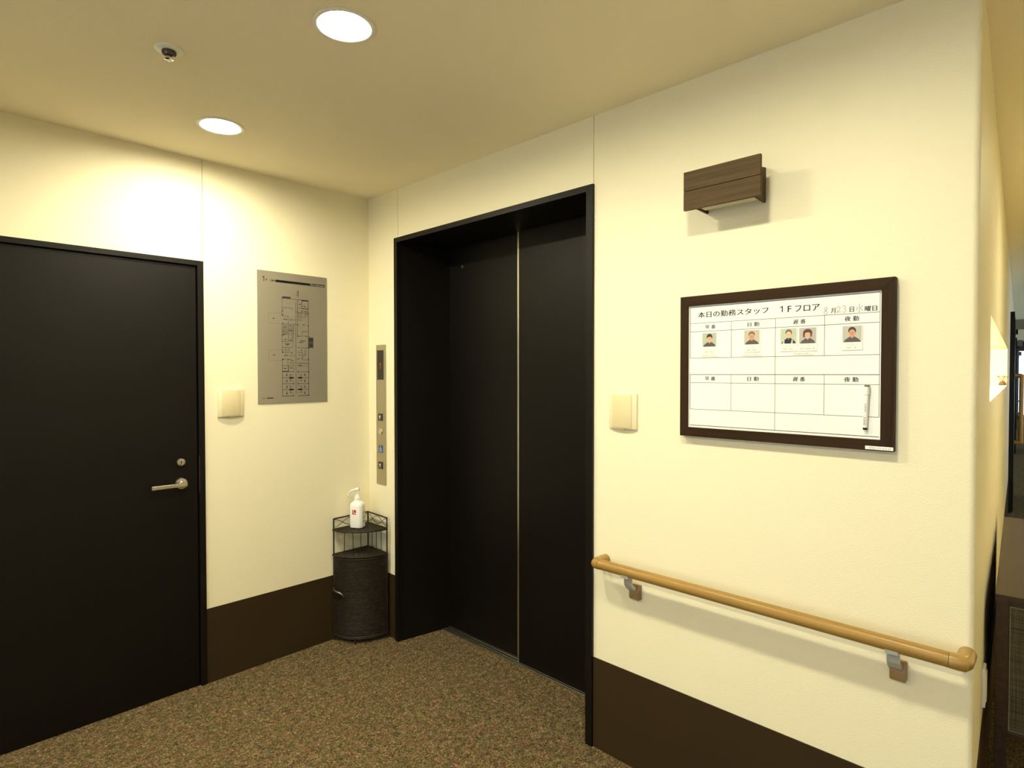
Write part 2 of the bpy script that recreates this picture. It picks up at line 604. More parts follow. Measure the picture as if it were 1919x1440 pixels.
# ------------------------------------------------------------------ corridor wall with the long niche
wr = struct('wall_right', label='cream corridor wall with a long lit niche')
NZ0, NZ1, NS0, NS1, ND = 1.385, 1.698, 0.835, 4.70, 0.34
arc = [(2.797 + 0.015 * math.sin(math.radians(a)), 0.015 - 0.015 * math.cos(math.radians(a))) for a in range(0, 91, 10)]
arc[-1] = (C(0.015, 0, 0).x, C(0.015, 0, 0).y)
MB().prism(arc + [(2.79, 0.015)], 0, H).build('corner_bead', WALL, wr, smooth=True)
for o0, s0, s1, z0, z1 in ((-0.15, 0.015, NS0, 0, H), (-0.15, NS0, NS1, 0, NZ0), (-0.15, NS0, NS1, NZ1, H), (-0.15, NS1, 24.0, 0, H)):
    MB().box(o0, 0.0, s0, s1, z0, z1, CF).build('wall_panel', WALL, wr)
MB().box(-ND, -0.15, NS0, NS1, NZ0 - 0.02, NZ0, CF).build('niche_sill', WALL, wr)
MB().box(-ND, -0.15, NS0, NS1, NZ1, NZ1 + 0.02, CF).build('niche_soffit', WALL, wr)
MB().box(-ND - 0.02, -ND, NS0, NS1, NZ0 - 0.02, NZ1 + 0.02, CF).build('niche_back', WALL, wr)
MB().box(-ND, -0.15, NS1, NS1 + 0.02, NZ0, NZ1, CF).build('niche_end', WALL, wr)
MB().box(-ND, -0.15, NS0 - 0.02, NS0, NZ0, NZ1, CF).build('niche_end', WALL, wr)
mb = MB()
mb.prism([(x + (0.004 if x > 2.8 else 0.0) * 1, y - (0.004 if y < 0.008 else 0)) for x, y in arc] + [(2.797, 0.012)], 0, 0.3595)
mb.box(0.0, 0.004, 0.013, 6.2, 0, 0.3595, CF)
br = mb.build('baseboard_right', BASEB)
tag(br, 'brown baseboard running into the corridor beside the sideboard', None, None, 'structure')

# rest of the shell: behind and beside the camera
ws = struct('wall_south', label='wall behind the viewer with an assumed wide window added for fill light')
mb = MB().box(-0.12, 1.3, -4.72, -4.6, 0, H).box(4.7, 5.35, -4.72, -4.6, 0, H).box(1.3, 4.7, -4.72, -4.6, 2.3, H).box(1.3, 4.7, -4.72, -4.6, 0, 0.1)
mb.build('wall_core', WALL, ws)
wn = struct('assumed_window_1', label='assumed wide window behind the viewer, added for cool fill light')  # unseen glazing, assumed from the cool shadows and added as fill
mb = MB().box(1.3, 4.7, -4.70, -4.64, 0.10, 0.15).box(1.3, 4.7, -4.70, -4.64, 2.25, 2.30)
for x in (1.3, 2.42, 3.53, 4.65):
    mb.box(x, x + 0.05, -4.70, -4.64, 0.15, 2.25)
mb.build('window_frame', DARKF, wn)
for x in (1.35, 2.47, 3.58):
    MB().box(x, x + 1.07, -4.674, -4.668, 0.15, 2.25).build('pane', PANE, wn)
we = struct('wall_east', label='plain cream wall beside the viewer')
MB().box(5.2, 5.32, -4.6, 0.6, 0, H).build('wall_core', WALL, we)
MB().hexa([(4.75, 0.6, 0), (5.32, 0.6, 0), (5.32, 0.72, 0), (4.75, 0.72, 0), (4.75, 0.6, H), (5.32, 0.6, H), (5.32, 0.72, H), (4.75, 0.72, H)]).build('wall_return', WALL, we)
for s0, s1, z0, z1 in ((0.5, 5.0, 0, H), (5.0, 22.0, 0, 0.4), (5.0, 22.0, 2.3, H), (22.0, 24.0, 0, H)):
    MB().box(1.95, 2.07, s0, s1, z0, z1, CF).build('wall_panel', WALL, we)
w3 = struct('assumed_window_3', label='assumed row of windows along the unseen side of the corridor, added for daylight')  # glazing out of view, assumed; added to cool the corridor light
mb = MB().box(1.98, 2.04, 5.0, 22.0, 0.4, 0.45, CF).box(1.98, 2.04, 5.0, 22.0, 2.25, 2.3, CF)
for k in range(11):
    mb.box(1.98, 2.04, 5.0 + 1.695 * k, 5.05 + 1.695 * k, 0.45, 2.25, CF)
mb.build('window_frame', DARKF, w3)
for k in range(10):
    MB().box(2.006, 2.014, 5.05 + 1.695 * k, 5.0 + 1.695 * (k + 1), 0.45, 2.25, CF).build('pane', PANE, w3)

# ------------------------------------------------------------------ corridor end: glazed door
wd = struct('window_2', label='bright glazed door closing the far end of the corridor')
mb = MB()
SE = 23.2
for o0, o1 in ((0.0, 0.06), (0.33, 0.39), (0.92, 0.99), (1.89, 1.95)):
    mb.box(o0, o1, SE, SE + 0.06, 0, H, CF)
mb.box(0.06, 1.89, SE, SE + 0.06, 2.2, H, CF)
mb.box(0.06, 1.89, SE, SE + 0.06, 0.0, 0.1, CF)
mb.build('window_frame', mat('violet_grey_frame', (0.16, 0.13, 0.15), 0.4), wd)
for o0, o1 in ((0.06, 0.33), (0.39, 0.92), (0.99, 1.89)):
    MB().box(o0, o1, SE + 0.026, SE + 0.034, 0.1, 2.2, CF).build('pane', PANE, wd)

# ------------------------------------------------------------------ dark wooden door
dr = struct('door_1', label='dark brown wooden door with satin lever handle')
DY0, DY1, DT = -1.960, -0.905, 2.020
FWD = 0.027
MB().box(-0.06, 0.010, DY1 - FWD, DY1, 0, DT).build('frame_post', DARKF, dr, bev=0.0012)
MB().box(-0.06, 0.010, DY0, DY0 + FWD, 0, DT).build('frame_post', DARKF, dr, bev=0.0012)
MB().box(-0.06, 0.010, DY0 + FWD, DY1 - FWD, DT - 0.0235, DT).build('frame_head', DARKF, dr, bev=0.0012)
MB().box(-0.06, -0.0465, DY0 + FWD, DY1 - FWD, 0, DT - 0.0235).build('door_stop', DARKF, dr)
leaf = MB().box(-0.045, -0.004, DY0 + FWD + 0.003, DY1 - FWD - 0.004, 0.004, DT - 0.0235 - 0.004).build('door_leaf', DARKW, dr, bev=0.0012)
hy, hz, hx = -1.006, 0.977, -0.004
h = MB().lathe([(0, 0), (0.0275, 0), (0.0275, 0.004), (0.024, 0.009), (0.012, 0.010), (0.010, 0.012), (0.010, 0.044), (0, 0.044)], (hx, hy, hz), 'x', 40).build('handle_rose', STEEL, leaf, smooth=True)
MB().box(0.034, 0.046, -1.140, -0.993, 0.968, 0.986).build('lever', STEEL, leaf, bev=0.0025)
d = MB().lathe([(0, 0), (0.019, 0), (0.019, 0.006), (0.0165, 0.011), (0.009, 0.012), (0.008, 0.010), (0, 0.010)], (hx, -1.008, 1.077), 'x', 32).build('deadbolt_cylinder', STEEL, leaf, smooth=True)
MB().box(hx + 0.0095, hx + 0.0115, -1.0095, -1.0065, 1.0715, 1.0825).build('keyhole', BLACK, leaf)
MB().box(0.0095, 0.0106, DY1 - FWD - 0.0008, DY1 - FWD + 0.0015, 0.93, 1.10).build('strike_plate', mat('bronze_strike', (0.10, 0.085, 0.06), 0.4, 0.8), dr)

# ------------------------------------------------------------------ lift entrance
lf = thing('elevator_entrance', 'dark lift doorway with two sliding panels in a deep frame', 'elevator door', (0.94, 0.15, 0))
PR = -0.012
LX0, LX1, LZ = 0.269, 1.6155, 2.2325
def jamb(pts): return MB().prism(pts, 0, LZ - 0.0)
jamb([(LX0, PR), (LX0 + 0.028, PR), (LX0 + 0.030, 0.02), (0.362, 0.37), (0.30, 0.40), (LX0, 0.40)]).build('door_jamb', DARKF, lf)
jamb([(LX1, PR), (LX1, 0.40), (1.60, 0.40), (1.520, 0.37), (LX1 - 0.034, 0.02), (LX1 - 0.032, PR)]).build('door_jamb', DARKF, lf)
MB().prism([(PR, 2.207), (0.40, 2.207), (0.40, LZ), (PR, LZ)], LX0 + 0.028, LX1 - 0.032, lambda u, v, w: (w, u, v)).build('door_header', DARKF, lf)
p1 = MB().box(0.34, 0.990, 0.318, 0.345, 0.006, 2.207).build('sliding_panel', DARKW, lf)
p2 = MB().box(0.942, 1.545, 0.280, 0.307, 0.006, 2.207).build('sliding_panel', DARKW, lf)
MB().box(0.931, 0.942, 0.279, 0.308, 0.006, 2.207).build('edge_strip', STEEL, p2, bev=0.0012)
MB().lathe([(0.0045, 0), (0.009, 0), (0.009, -0.003), (0.0045, -0.003), (0.0045, 0)], (0.466, 0.318, 2.095), 'y', 24).build('key_ring', CHROME, p1, smooth=True)
sill = MB().box(0.33, 1.55, 0.262, 0.40, 0.0, 0.003)
sill.build('door_sill', mat('aluminium_sill', (0.36, 0.35, 0.31), 0.35, 1.0), lf)
for y in (0.266, 0.282, 0.302, 0.312):
    MB().box(0.33, 1.55, y, y + 0.006, 0.003, 0.0055).build('sill_rib', mat('aluminium_rib', (0.52, 0.50, 0.44), 0.3, 1.0), lf)
MB().box(0.30, 1.60, 0.37, 0.40, 0, 2.3).build('shaft_backing', BLACK, lf)

# ------------------------------------------------------------------ lift call plate
cp = thing('call_panel', 'tall narrow brushed-metal lift call plate with buttons beside the lift', 'call panel', (0.1255, 0, 0.853))
def BF(y):
    return lambda u, v: (u, y, v)
MB().box(0.0775, 0.1735, -0.004, 0.0, 0.8535, 1.652).build('faceplate', FACE, cp, bev=0.0008)
dsp = MB().box(0.090, 0.152, -0.0055, -0.003, 1.453, 1.621).build('display_window', GLASSB, cp, bev=0.0005)
mb = MB()
figure_one(mb, 0.121, 1.532, 0.012, 0.034, BF(-0.0059))
mb.build('floor_digit', DIGIT, dsp)
for zc in (1.239, 0.963):
    bt = MB().box(0.101, 0.140, -0.0085, -0.003, zc - 0.021, zc + 0.021).build('call_button', mat('smoked_button', (0.05, 0.042, 0.028), 0.25), cp, bev=0.0015)
    mb = MB()
    F = BF(-0.0089)
    mb.poly([F(0.1205, zc + 0.011), F(0.1125, zc + 0.002), F(0.1285, zc + 0.002)])
    flat_rect(mb, 0.1185, 0.1225, zc - 0.010, zc + 0.002, F)
    mb.build('arrow_mark', WHITE, bt)
MB().lathe([(0.013, 0), (0.0175, 0), (0.0175, -0.004), (0.015, -0.0055), (0.013, -0.004), (0, -0.003)], (0.1225, -0.0035, 1.157), 'y', 32).build('indicator_lens', CHROME, cp, smooth=True)
wc = MB().box(0.101, 0.143, -0.0052, -0.003, 1.036, 1.078).build('wheelchair_sign', BLUE, cp, bev=0.0005)
mb = MB()
F = BF(-0.0056)
mb.poly([F(u, v) for u, v in ellipse(0.1185, 1.0730, 0.0028, 0.0028, 12)][::1])
stroke_mb(mb, [(0.1185, 1.069), (0.1185, 1.0575), (0.1285, 1.0575), (0.1320, 1.047), (0.1360, 1.048)], 0.0026, F)
stroke_mb(mb, [(0.1185, 1.064), (0.1265, 1.0635)], 0.0024, F)
stroke_mb(mb, [(0.1205 + 0.0088 * math.cos(math.radians(a)), 1.0505 + 0.0088 * math.sin(math.radians(a))) for a in range(110, 386, 15)], 0.0024, F)
mb.build('wheelchair_mark', WHITE, wc)

# ------------------------------------------------------------------ floor plan plate
fp = thing('floor_plan_sign', 'brushed steel floor plan plate on the wall between door and corner', 'sign', (0, -0.46, 1.334))
SY, SZ = -0.651, 1.334
MB().box(0.0, 0.004, SY, SY + 0.381, SZ, SZ + 0.681).build('steel_plate', PLATE, fp, bev=0.0006)
def AF(x):
    return lambda u, v: (x, SY + u, SZ + v)
F = AF(0.0045)
F2 = AF(0.0049)
mb = MB()
figure_one(mb, 0.0305, 0.639, 0.0095, 0.026, F)
text_mb(mb, 'F', F(0.048, 0.634), (0, 1, 0), (0, 0, 1), (0.0075, 0.011), 0.0004)
text_mb(mb, 'ご案内', F(0.0775, 0.6335), (0, 1, 0), (0, 0, 1), (0.029, 0.0105), 0.0004)
mb.build('heading', BLACK, fp)
bar = MB()
flat_rect(bar, 0.0945, 0.3695, 0.6275, 0.640, F)
bar = bar.build('heading_bar', BLACK, fp)
mb = MB()
text_mb(mb, 'Floor Information', F2(0.3255, 0.6335), (0, 1, 0), (0, 0, 1), (0.078, 0.0068), 0.0)
mb.build('bar_lettering', PALEP, bar)
plan = MB()
def hl(u0, u1, v, w=0.0016): flat_rect(plan, min(u0, u1), max(u0, u1), v - w / 2, v + w / 2, F)
def vl(u, v0, v1, w=0.0016): flat_rect(plan, u - w / 2, u + w / 2, min(v0, v1), max(v0, v1), F)
L0, L1, LM, LC = 0.1275, 0.2015, 0.1605, 0.1885
R0, R1, RM = 0.2115, 0.2725, 0.2365
plan.use(BLACK)
vl(L0, 0.5335, 0.5485); vl(L0, 0.4870, 0.5335, 0.0010); hl(0.174, R0, 0.5470, 0.0016); hl(R0, R1, 0.5465, 0.0022)
for a, b in ((0.4555, 0.4920), (0.3130, 0.4170), (0.2600, 0.3000), (0.0365, 0.2330)): vl(L0, a, b)
for a, b in ((0.4990, 0.5455), (0.2920, 0.4985), (0.0365, 0.2905)): vl(R1, a, b, 0.0020)
vl(R0, 0.4800, 0.5450); vl(R0, 0.3480, 0.4700, 0.0013)
hl(L0, L0 + 0.052, 0.0365, 0.0022); hl(R0, R1, 0.0365, 0.0022); hl(L0 + 0.052, 0.190, 0.0365, 0.0016)
for v in (0.1645, 0.1325, 0.1015, 0.0705): hl(L0, LC, v, 0.0018); hl(R0, R1, v - 0.0003, 0.0018)
for v in (0.4555, 0.4150): hl(L0, LM, v, 0.0014)
for v in (0.3770, 0.3230): hl(L0, LM, v, 0.0016); hl(LM, LC, v + 0.002, 0.0014)
hl(LM, 0.1930, 0.4140, 0.0014); hl(0.1930, R0, 0.4140, 0.0010)
vl(LM, 0.3230, 0.4555, 0.0013); vl(LC, 0.3230, 0.4140, 0.0016); hl(L0, LC - 0.004, 0.2915, 0.0013); vl(LC - 0.004, 0.2915, 0.3230, 0.0011)
for v in (0.4000, 0.3890, 0.3800, 0.3660, 0.3560, 0.3450): hl(LM + 0.018, LC, v, 0.0012)
hl(LM, LM + 0.022, 0.3890, 0.0012); hl(LM, LM + 0.02, 0.3650, 0.0012); vl(LM + 0.019, 0.3230, 0.4000, 0.0011)
hl(L0, LM + 0.004, 0.2650, 0.0016); hl(L0, LM + 0.004, 0.2785, 0.0012); vl(0.1470, 0.2650, 0.2915, 0.0012); vl(LM + 0.004, 0.2650, 0.2915, 0.0012)
hl(L0, 0.1570, 0.2305, 0.0016); stroke_mb(plan, [(0.157, 0.2305), (0.188, 0.2225)], 0.0024, F); vl(0.157, 0.1970, 0.2305, 0.0013); vl(LC, 0.1650, 0.2225, 0.0013)
hl(L0, LC, 0.1965, 0.0014); vl(0.1600, 0.1665, 0.1955, 0.0028); hl(L0, 0.160, 0.1665, 0.0024); hl(0.160, LC, 0.1650, 0.0010)
vl(RM, 0.5020, 0.5455, 0.0024); hl(RM, R1, 0.5015, 0.0032); hl(RM, R1, 0.5440, 0.0040); hl(R0, RM, 0.5030, 0.0012)
hl(R0, R1, 0.4790, 0.0018); hl(R0, RM, 0.4390, 0.0018); hl(RM, R1, 0.3800, 0.0016); vl(RM - 0.001, 0.3540, 0.3800, 0.0012); hl(R0, RM, 0.3535, 0.0016); hl(RM, R1, 0.3560, 0.0010)
vl(RM, 0.4600, 0.4780, 0.0012); hl(RM, RM + 0.018, 0.4560, 0.0014); vl(RM + 0.018, 0.4560, 0.4780, 0.0012)
hl(R0, R1, 0.2925, 0.0018); vl(RM + 0.001, 0.2280, 0.2680, 0.0020); hl(R0, RM, 0.2675, 0.0018); hl(R0, RM, 0.2340, 0.0012); hl(RM, R1, 0.2280, 0.0013); vl(0.2535, 0.2520, 0.2830, 0.0022); hl(0.240, 0.2535, 0.2530, 0.0022)
hl(R0, RM, 0.2130, 0.0014); hl(RM, R1, 0.2095, 0.0020); hl(R0, RM, 0.1965, 0.0030); hl(RM, R1, 0.1955, 0.0010)
for v in (0.1325, 0.0705):
    for a, b in ((0.1650, LC), (R0, 0.2350)):
        flat_rect(plan, a, b, v - 0.0035, v + 0.0035, F)
        hl(a, b, v + 0.017, 0.0011); hl(a, b, v - 0.017, 0.0011)
    vl(0.1705, v - 0.017, v + 0.017, 0.0022); vl(0.2290, v - 0.017, v + 0.017, 0.0022)
for u, v in ((L0 + .002, 0.5495), (L0 + .0025, 0.4830), (L0 + .0025, 0.4600), (L0 + .003, 0.4165), (L0 + .003, 0.3560), (L0 + .003, 0.2660), (L0 + .003, 0.2280), (L0 + .003, 0.1660), (R0, 0.4815), (R0 + .001, 0.4140), (R0 + .001, 0.3545), (R0 + .001, 0.2310), (R0 + .001, 0.1645), (R0 + .001, 0.1010), (R1 - .002, 0.4790), (R1 - .001, 0.4110), (R1 - .002, 0.3550), (R1, 0.2925), (R1 - .002, 0.2285), (R1 - .001, 0.1640), (R1 - .001, 0.1010), (R1 - .001, 0.0380), (LC - .001, 0.1015), (LC - .001, 0.0380), (0.258, 0.355), (0.233, 0.279)):
    flat_rect(plan, u - 0.0026, u + 0.0026, v - 0.0026, v + 0.0026, F2)
vl(0.2015, 0.0450, 0.5360, 0.0016)
hl(0.1690, 0.2015, 0.4385, 0.0012); plan.poly([F(0.168, 0.4385), F(0.1735, 0.4360), F(0.1735, 0.4410)])
hl(0.1690, 0.2015, 0.2490, 0.0012); plan.poly([F(0.167, 0.2490), F(0.1725, 0.2465), F(0.1725, 0.2515)])
stroke_mb(plan, [(0.2065, 0.566), (0.2065, 0.590), (0.2125, 0.566), (0.2125, 0.592)], 0.0014, F)
vl(0.2160, 0.5610, 0.5960, 0.0026)
hl(0.022, 0.031, 0.0282, 0.0022); hl(0.034, 0.0435, 0.0282, 0.0014); flat_rect(plan, 0.0455, 0.0785, 0.0262, 0.0308, F)
plan.use(DGREY)
flat_rect(plan, 0.1300, 0.1740, 0.5465, 0.5575, F)
flat_rect(plan, 0.2735, 0.3005, 0.2935, 0.3205, F); flat_rect(plan, 0.2735, 0.3005, 0.3225, 0.3490, F)
for u, v, w in ((0.082, 0.4395, 0.012), (0.084, 0.2500, 0.014), (0.145, 0.4390, 0.022), (0.147, 0.2500, 0.020), (0.224, 0.5230, 0.013), (0.237, 0.4880, 0.014), (0.258, 0.4870, 0.016), (0.2465, 0.4150, 0.011), (0.230, 0.3210, 0.025), (0.240, 0.3290, 0.030), (0.172, 0.4050, 0.011), (0.171, 0.3820, 0.011), (0.145, 0.3340, 0.011), (0.174, 0.3310, 0.013), (0.155, 0.3100, 0.026), (0.156, 0.3045, 0.012), (0.143, 0.3970, 0.014), (0.140, 0.3600, 0.014), (0.175, 0.2110, 0.012), (0.142, 0.1820, 0.018), (0.175, 0.1840, 0.015), (0.178, 0.2640, 0.009), (0.223, 0.2520, 0.012), (0.252, 0.5140, 0.013)):
    flat_rect(plan, u - w / 2, u + w / 2, v - 0.0017, v + 0.0017, F)
for v in (0.1500, 0.1180, 0.0870, 0.0540):
    for u in (0.1510, 0.2500):
        plan.poly([F(u - 0.0038, v - 0.001), F(u + 0.0038, v - 0.001), F(u, v + 0.006)])
        flat_rect(plan, u - 0.0045, u + 0.0045, v - 0.0075, v - 0.0035, F)
plan.use(PLANF)
flat_rect(plan, 0.2115, 0.2360, 0.1965, 0.2130, AF(0.0042)); flat_rect(plan, 0.2080, 0.2360, 0.4500, 0.4785, AF(0.0042)); flat_rect(plan, 0.2580, 0.2720, 0.4620, 0.4770, AF(0.0042)); flat_rect(plan, 0.1300, 0.1590, 0.3560, 0.3760, AF(0.0042)); flat_rect(plan, 0.131, 0.157, 0.381, 0.411, AF(0.0042)); flat_rect(plan, L0, 0.190, 0.4970, 0.5010, F)
for v0, v1 in ((0.4138, 0.4660), (0.2236, 0.2767)):
    for a in (((0.0560, v0), (0.1265, v0)), ((0.0560, v1), (0.1265, v1)), ((0.0560, v0), (0.0560, v1))):
        stroke_mb(plan, a, 0.0009, F)
plan.build('plan_drawing', None, fp)

# ------------------------------------------------------------------ ivory wall plates
def cover_plate(name, label, F, u0, u1, v0, v1, depth):
    """F(u, v, d): u along the wall, v up, d out of the wall"""
    c = F((u0 + u1) / 2, v0, 0)
    t = thing(name, label, 'wall plate', c, 'ivory wall cover plates')
    w, hh = u1 - u0, v1 - v0
    def slab(name, a, b, v0_, v1_, bulge, base, m, n=10):
        mb = MB()
        pts = [(a, base)] + [(a + (b - a) * i / n, base + bulge * (1 - ((2 * (a + (b - a) * i / n - u0) / w - 1) ** 2) * 0.55)) for i in range(n + 1)] + [(b, base)]
        mb.prism(pts, v0_, v1_, lambda u, d_, v: F(u, v, d_))
        return mb.build(name, m, t, bev=0.0012, smooth=True)
    slab('plate_body', u0, u1, v0, v1, depth, 0.0, IVORY)
    slab('plate_cover', u0 + w * 0.15, u1 - w * 0.15, v0 + 0.004, v1 - 0.004, depth + 0.0016, 0.001, IVORY2)
    MB().prism([(u0 + w * 0.42, v0 - 0.004), (u0 + w * 0.58, v0 - 0.004), (u0 + w * 0.55, v0 + 0.002), (u0 + w * 0.45, v0 + 0.002)], 0.0, depth * 0.7, lambda u, v, d_: F(u, v, d_)).build('pull_tab', IVORY, t)
    return t
cover_plate('cover_plate', 'ivory cover plate on the wall between the dark door and the floor plan', lambda u, v, d_: (d_, u, v), -0.846, -0.722, 1.278, 1.412, 0.016)
cover_plate('cover_plate', 'ivory cover plate on the wall between the lift and the staff board', lambda u, v, d_: (u, -d_, v), 1.692, 1.815, 1.279, 1.413, 0.016)

# ------------------------------------------------------------------ staff board
sb = thing('staff_board', 'framed white staff duty board with printed table on the wall', 'whiteboard', (2.316, 0, 1.2735))
BX0, BX1, BZ0, BZ1, BY = 2.000, 2.6355, 1.2735, 1.7520, -0.025
IX0, IX1, IZ0, IZ1 = 2.0268, 2.6035, 1.3042, 1.7192
def rail(pts, v):
    return MB().prism(pts, 0.0, BY, lambda u, w, d_: (u, d_, w))
rail([(BX0, BZ1), (BX1, BZ1), (IX1, IZ1), (IX0, IZ1)], 0).build('frame_rail', BOARDF, sb, bev=0.0006)
rail([(BX0, BZ0), (IX0, IZ0), (IX1, IZ0), (BX1, BZ0)], 0).build('frame_rail', BOARDF, sb, bev=0.0006)
rail([(BX0, BZ0), (BX0, BZ1), (IX0, IZ1), (IX0, IZ0)], 0).build('frame_stile', BOARDV, sb, bev=0.0006)
rail([(BX1, BZ0), (IX1, IZ0), (IX1, IZ1), (BX1, BZ1)], 0).build('frame_stile', BOARDV, sb, bev=0.0006)
MB().box(IX0 - 0.002, IX1 + 0.002, -0.016, -0.006, IZ0 - 0.002, IZ1 + 0.002).build('writing_surface', BOARDW, sb)
FB = BF(-0.0163)
mb = MB()
GX0, GX1 = 2.0333, 2.5985
rows = [(1.7144, 0.0012), (1.6593, 0.0013), (1.6309, 0.0014), (1.5410, 0.0013), (1.4852, 0.0018), (1.4572, 0.0013), (1.3665, 0.0013), (1.3117, 0.0020)]
for z, w in rows: flat_rect(mb, GX0, GX1, z - w / 2, z + w / 2, FB)
for x, zs in ((GX0, ((1.3665, 1.4852), (1.5410, 1.7144))), (2.1772, ((1.5410, 1.6593), (1.3665, 1.4852))), (2.3170, ((1.3117, 1.6593),)), (2.4573, ((1.5410, 1.6593), (1.3665, 1.4852))), (GX1, ((1.3665, 1.7144),))):
    for a, b in zs: flat_rect(mb, x - 0.0006, x + 0.0006, a, b, FB)
mb.build('ruled_table', mat('ruling_print', (0.05, 0.045, 0.04), 0.6), sb)
def lettering(name, items, m, parent, y):
    for body, x, z, w, hh, wt in items:
        mb = MB()
        if body == '1':
            figure_one(mb, x, z, w, hh, BF(y))
        else:
            text_mb(mb, body, (x, y, z), (1, 0, 0), (0, 0, 1), (w, hh), wt)
        o = mb.build(name, m, parent)
    return o
lettering('board_title', [('本日の勤務スタッフ', 2.1780, 1.6872, 0.2340, 0.0200, 0.0008), ('1', 2.3345, 1.6868, 0.0085, 0.0190, 0.0008), ('F', 2.3585, 1.6856, 0.0105, 0.0185, 0.0008), ('フロア', 2.4090, 1.6846, 0.0690, 0.0190, 0.0009)], BLACK, sb, -0.0165)
lettering('date_print', [('月', 2.4800, 1.6712, 0.0120, 0.0150, 0.0005), ('日', 2.5285, 1.6715, 0.0110, 0.0150, 0.0005), ('曜日', 2.5762, 1.6705, 0.0300, 0.0145, 0.0007)], BLACK, sb, -0.0165)
heads = []
for z, dz in ((1.6452, 0), (1.4715, 0)):
    heads += [('早 番', 2.1050, z, 0.0365, 0.0135, 0.0004), ('日 勤', 2.2488, z, 0.0365, 0.0140, 0.0005), ('遅 番', 2.3870, z, 0.0355, 0.0140, 0.0005), ('夜 勤', 2.5284, z, 0.0365, 0.0145, 0.0006)]
lettering('shift_heading', heads, BLACK, sb, -0.0165)
FH = BF(-0.0165)
INK = mat('marker_ink', (0.16, 0.16, 0.145), 0.6)
def hand(cx, cz, sx, sz, strokes):
    mb = MB()
    for s in strokes:
        stroke_mb(mb, [(cx + u * sx, cz + v * sz) for u, v in s], 0.0013, FH)
    mb.build('handwritten_figure', INK, sb)
eight = [(0.45, 0.75), (0.1, 1.0), (-0.35, 0.8), (-0.25, 0.35), (0.3, -0.15), (0.45, -0.6), (0.0, -1.0), (-0.45, -0.65), (-0.3, -0.2), (0.3, 0.35), (0.45, 0.75)]
hand(2.4598, 1.6720, 0.0105, 0.0105, [eight])
hand(2.4945, 1.6735, 0.0095, 0.0085, [[(-0.6, 0.4), (-0.3, 0.9), (0.2, 0.95), (0.45, 0.5), (0.2, 0.0), (-0.3, -0.6), (-0.6, -0.95), (0.2, -0.8), (0.6, -0.9)]])
hand(2.5085, 1.6735, 0.0095, 0.0095, [[(-0.5, 0.75), (0.0, 1.0), (0.45, 0.75), (0.3, 0.3), (-0.1, 0.1), (0.4, -0.05), (0.55, -0.5), (0.1, -0.95), (-0.4, -0.8)]])
hand(2.5475, 1.6725, 0.0110, 0.0110, [[(0.0, 1.2), (0.0, -1.0), (-0.15, -0.8)], [(-0.75, 0.35), (-0.35, 0.35), (-0.55, -0.2), (-0.8, -0.5)], [(0.75, 0.7), (0.2, 0.1), (0.6, -0.4), (0.9, -0.6)]])
st = MB().box(2.5675, 2.6350, -0.0256, -0.0248, 1.2767, 1.2863).build('inventory_sticker', CARD, sb)
lettering('sticker_number', [('002-0152-0', 2.6030, 1.2815, 0.052, 0.0052, 0.0)], GREYP, st, -0.0259)

# photo magnets on the board
def bust(mb, x0, x1, z0, z1, style, y):
    w, hh = x1 - x0, z1 - z0
    L = [0]
    def F(u, v):
        return (x0 + u * w, y - 0.00012 * L[0], z0 + v * hh)
    def P(pts, m):
        L[0] += 1
        mb.use(m)
        mb.poly([F(min(max(u, 0), 1), min(max(v, 0), 1)) for u, v in pts])
    bgm, shirt, skin, hair, kind, cx, top = style
    P([(0, 0), (1, 0), (1, 1), (0, 1)], bgm)
    if kind == 'bob':
        P(ellipse(cx, top - 0.23, 0.275, 0.245, 24), hair)
        P([(cx - 0.275, top - 0.22), (cx - 0.27, 0.40), (cx + 0.24, 0.42), (cx + 0.275, top - 0.22)], hair)
    P([(0.06, 0), (0.13, 0.14), (0.30, 0.27), (cx - 0.10, 0.35), (cx + 0.10, 0.35), (0.74, 0.27), (0.90, 0.14), (0.96, 0)], shirt)
    P([(cx - 0.09, 0.44), (cx - 0.085, 0.31), (cx, 0.24), (cx + 0.085, 0.31), (cx + 0.09, 0.44)], skin)
    if kind == 'apron':
        for a, b in ((0.14, 0.26), (0.66, 0.78)):
            P([(a, 0), (b, 0), (b + 0.0, 0.22), (a + 0.05, 0.26)], APRON)
        P([(cx - 0.11, 0.42), (cx - 0.12, 0.28), (cx + 0.12, 0.28), (cx + 0.11, 0.42)], shirt)
    if kind != 'bob':
        P(ellipse(cx, top - 0.215, 0.205, 0.225, 24), hair)
        if kind == 'side':
            P([(cx - 0.20, top - 0.2), (cx - 0.19, top - 0.36), (cx + 0.19, top - 0.36), (cx + 0.20, top - 0.2)], hair)
    fw_ = 0.165 if kind != 'round' else 0.185
    P(ellipse(cx, top - 0.365, fw_, 0.225, 24), skin)
    if kind in ('bob', 'side'):
        P([(cx - 0.175, top - 0.26), (cx - 0.12, top - 0.10), (cx + 0.12, top - 0.10), (cx + 0.18, top - 0.28), (cx + 0.06, top - 0.20), (cx - 0.06, top - 0.22)], hair)
    for sx in (-0.07, 0.07):
        P([(cx + sx - 0.035, top - 0.33), (cx + sx + 0.035, top - 0.33), (cx + sx + 0.03, top - 0.355), (cx + sx - 0.03, top - 0.355)], FEAT)
    P([(cx - 0.06, top - 0.475), (cx, top - 0.50), (cx + 0.06, top - 0.475), (cx, top - 0.485)], FEAT)
    P([(cx - 0.012, top - 0.33), (cx + 0.012, top - 0.33), (cx + 0.028, top - 0.435), (cx - 0.028, top - 0.435)], FEAT if skin is SKIN2 else SKIN2)

def marks(mb, spans, z, hh, y):
    for a, b in spans:
        flat_rect(mb, a, b, z - hh / 2, z + hh / 2, BF(y))

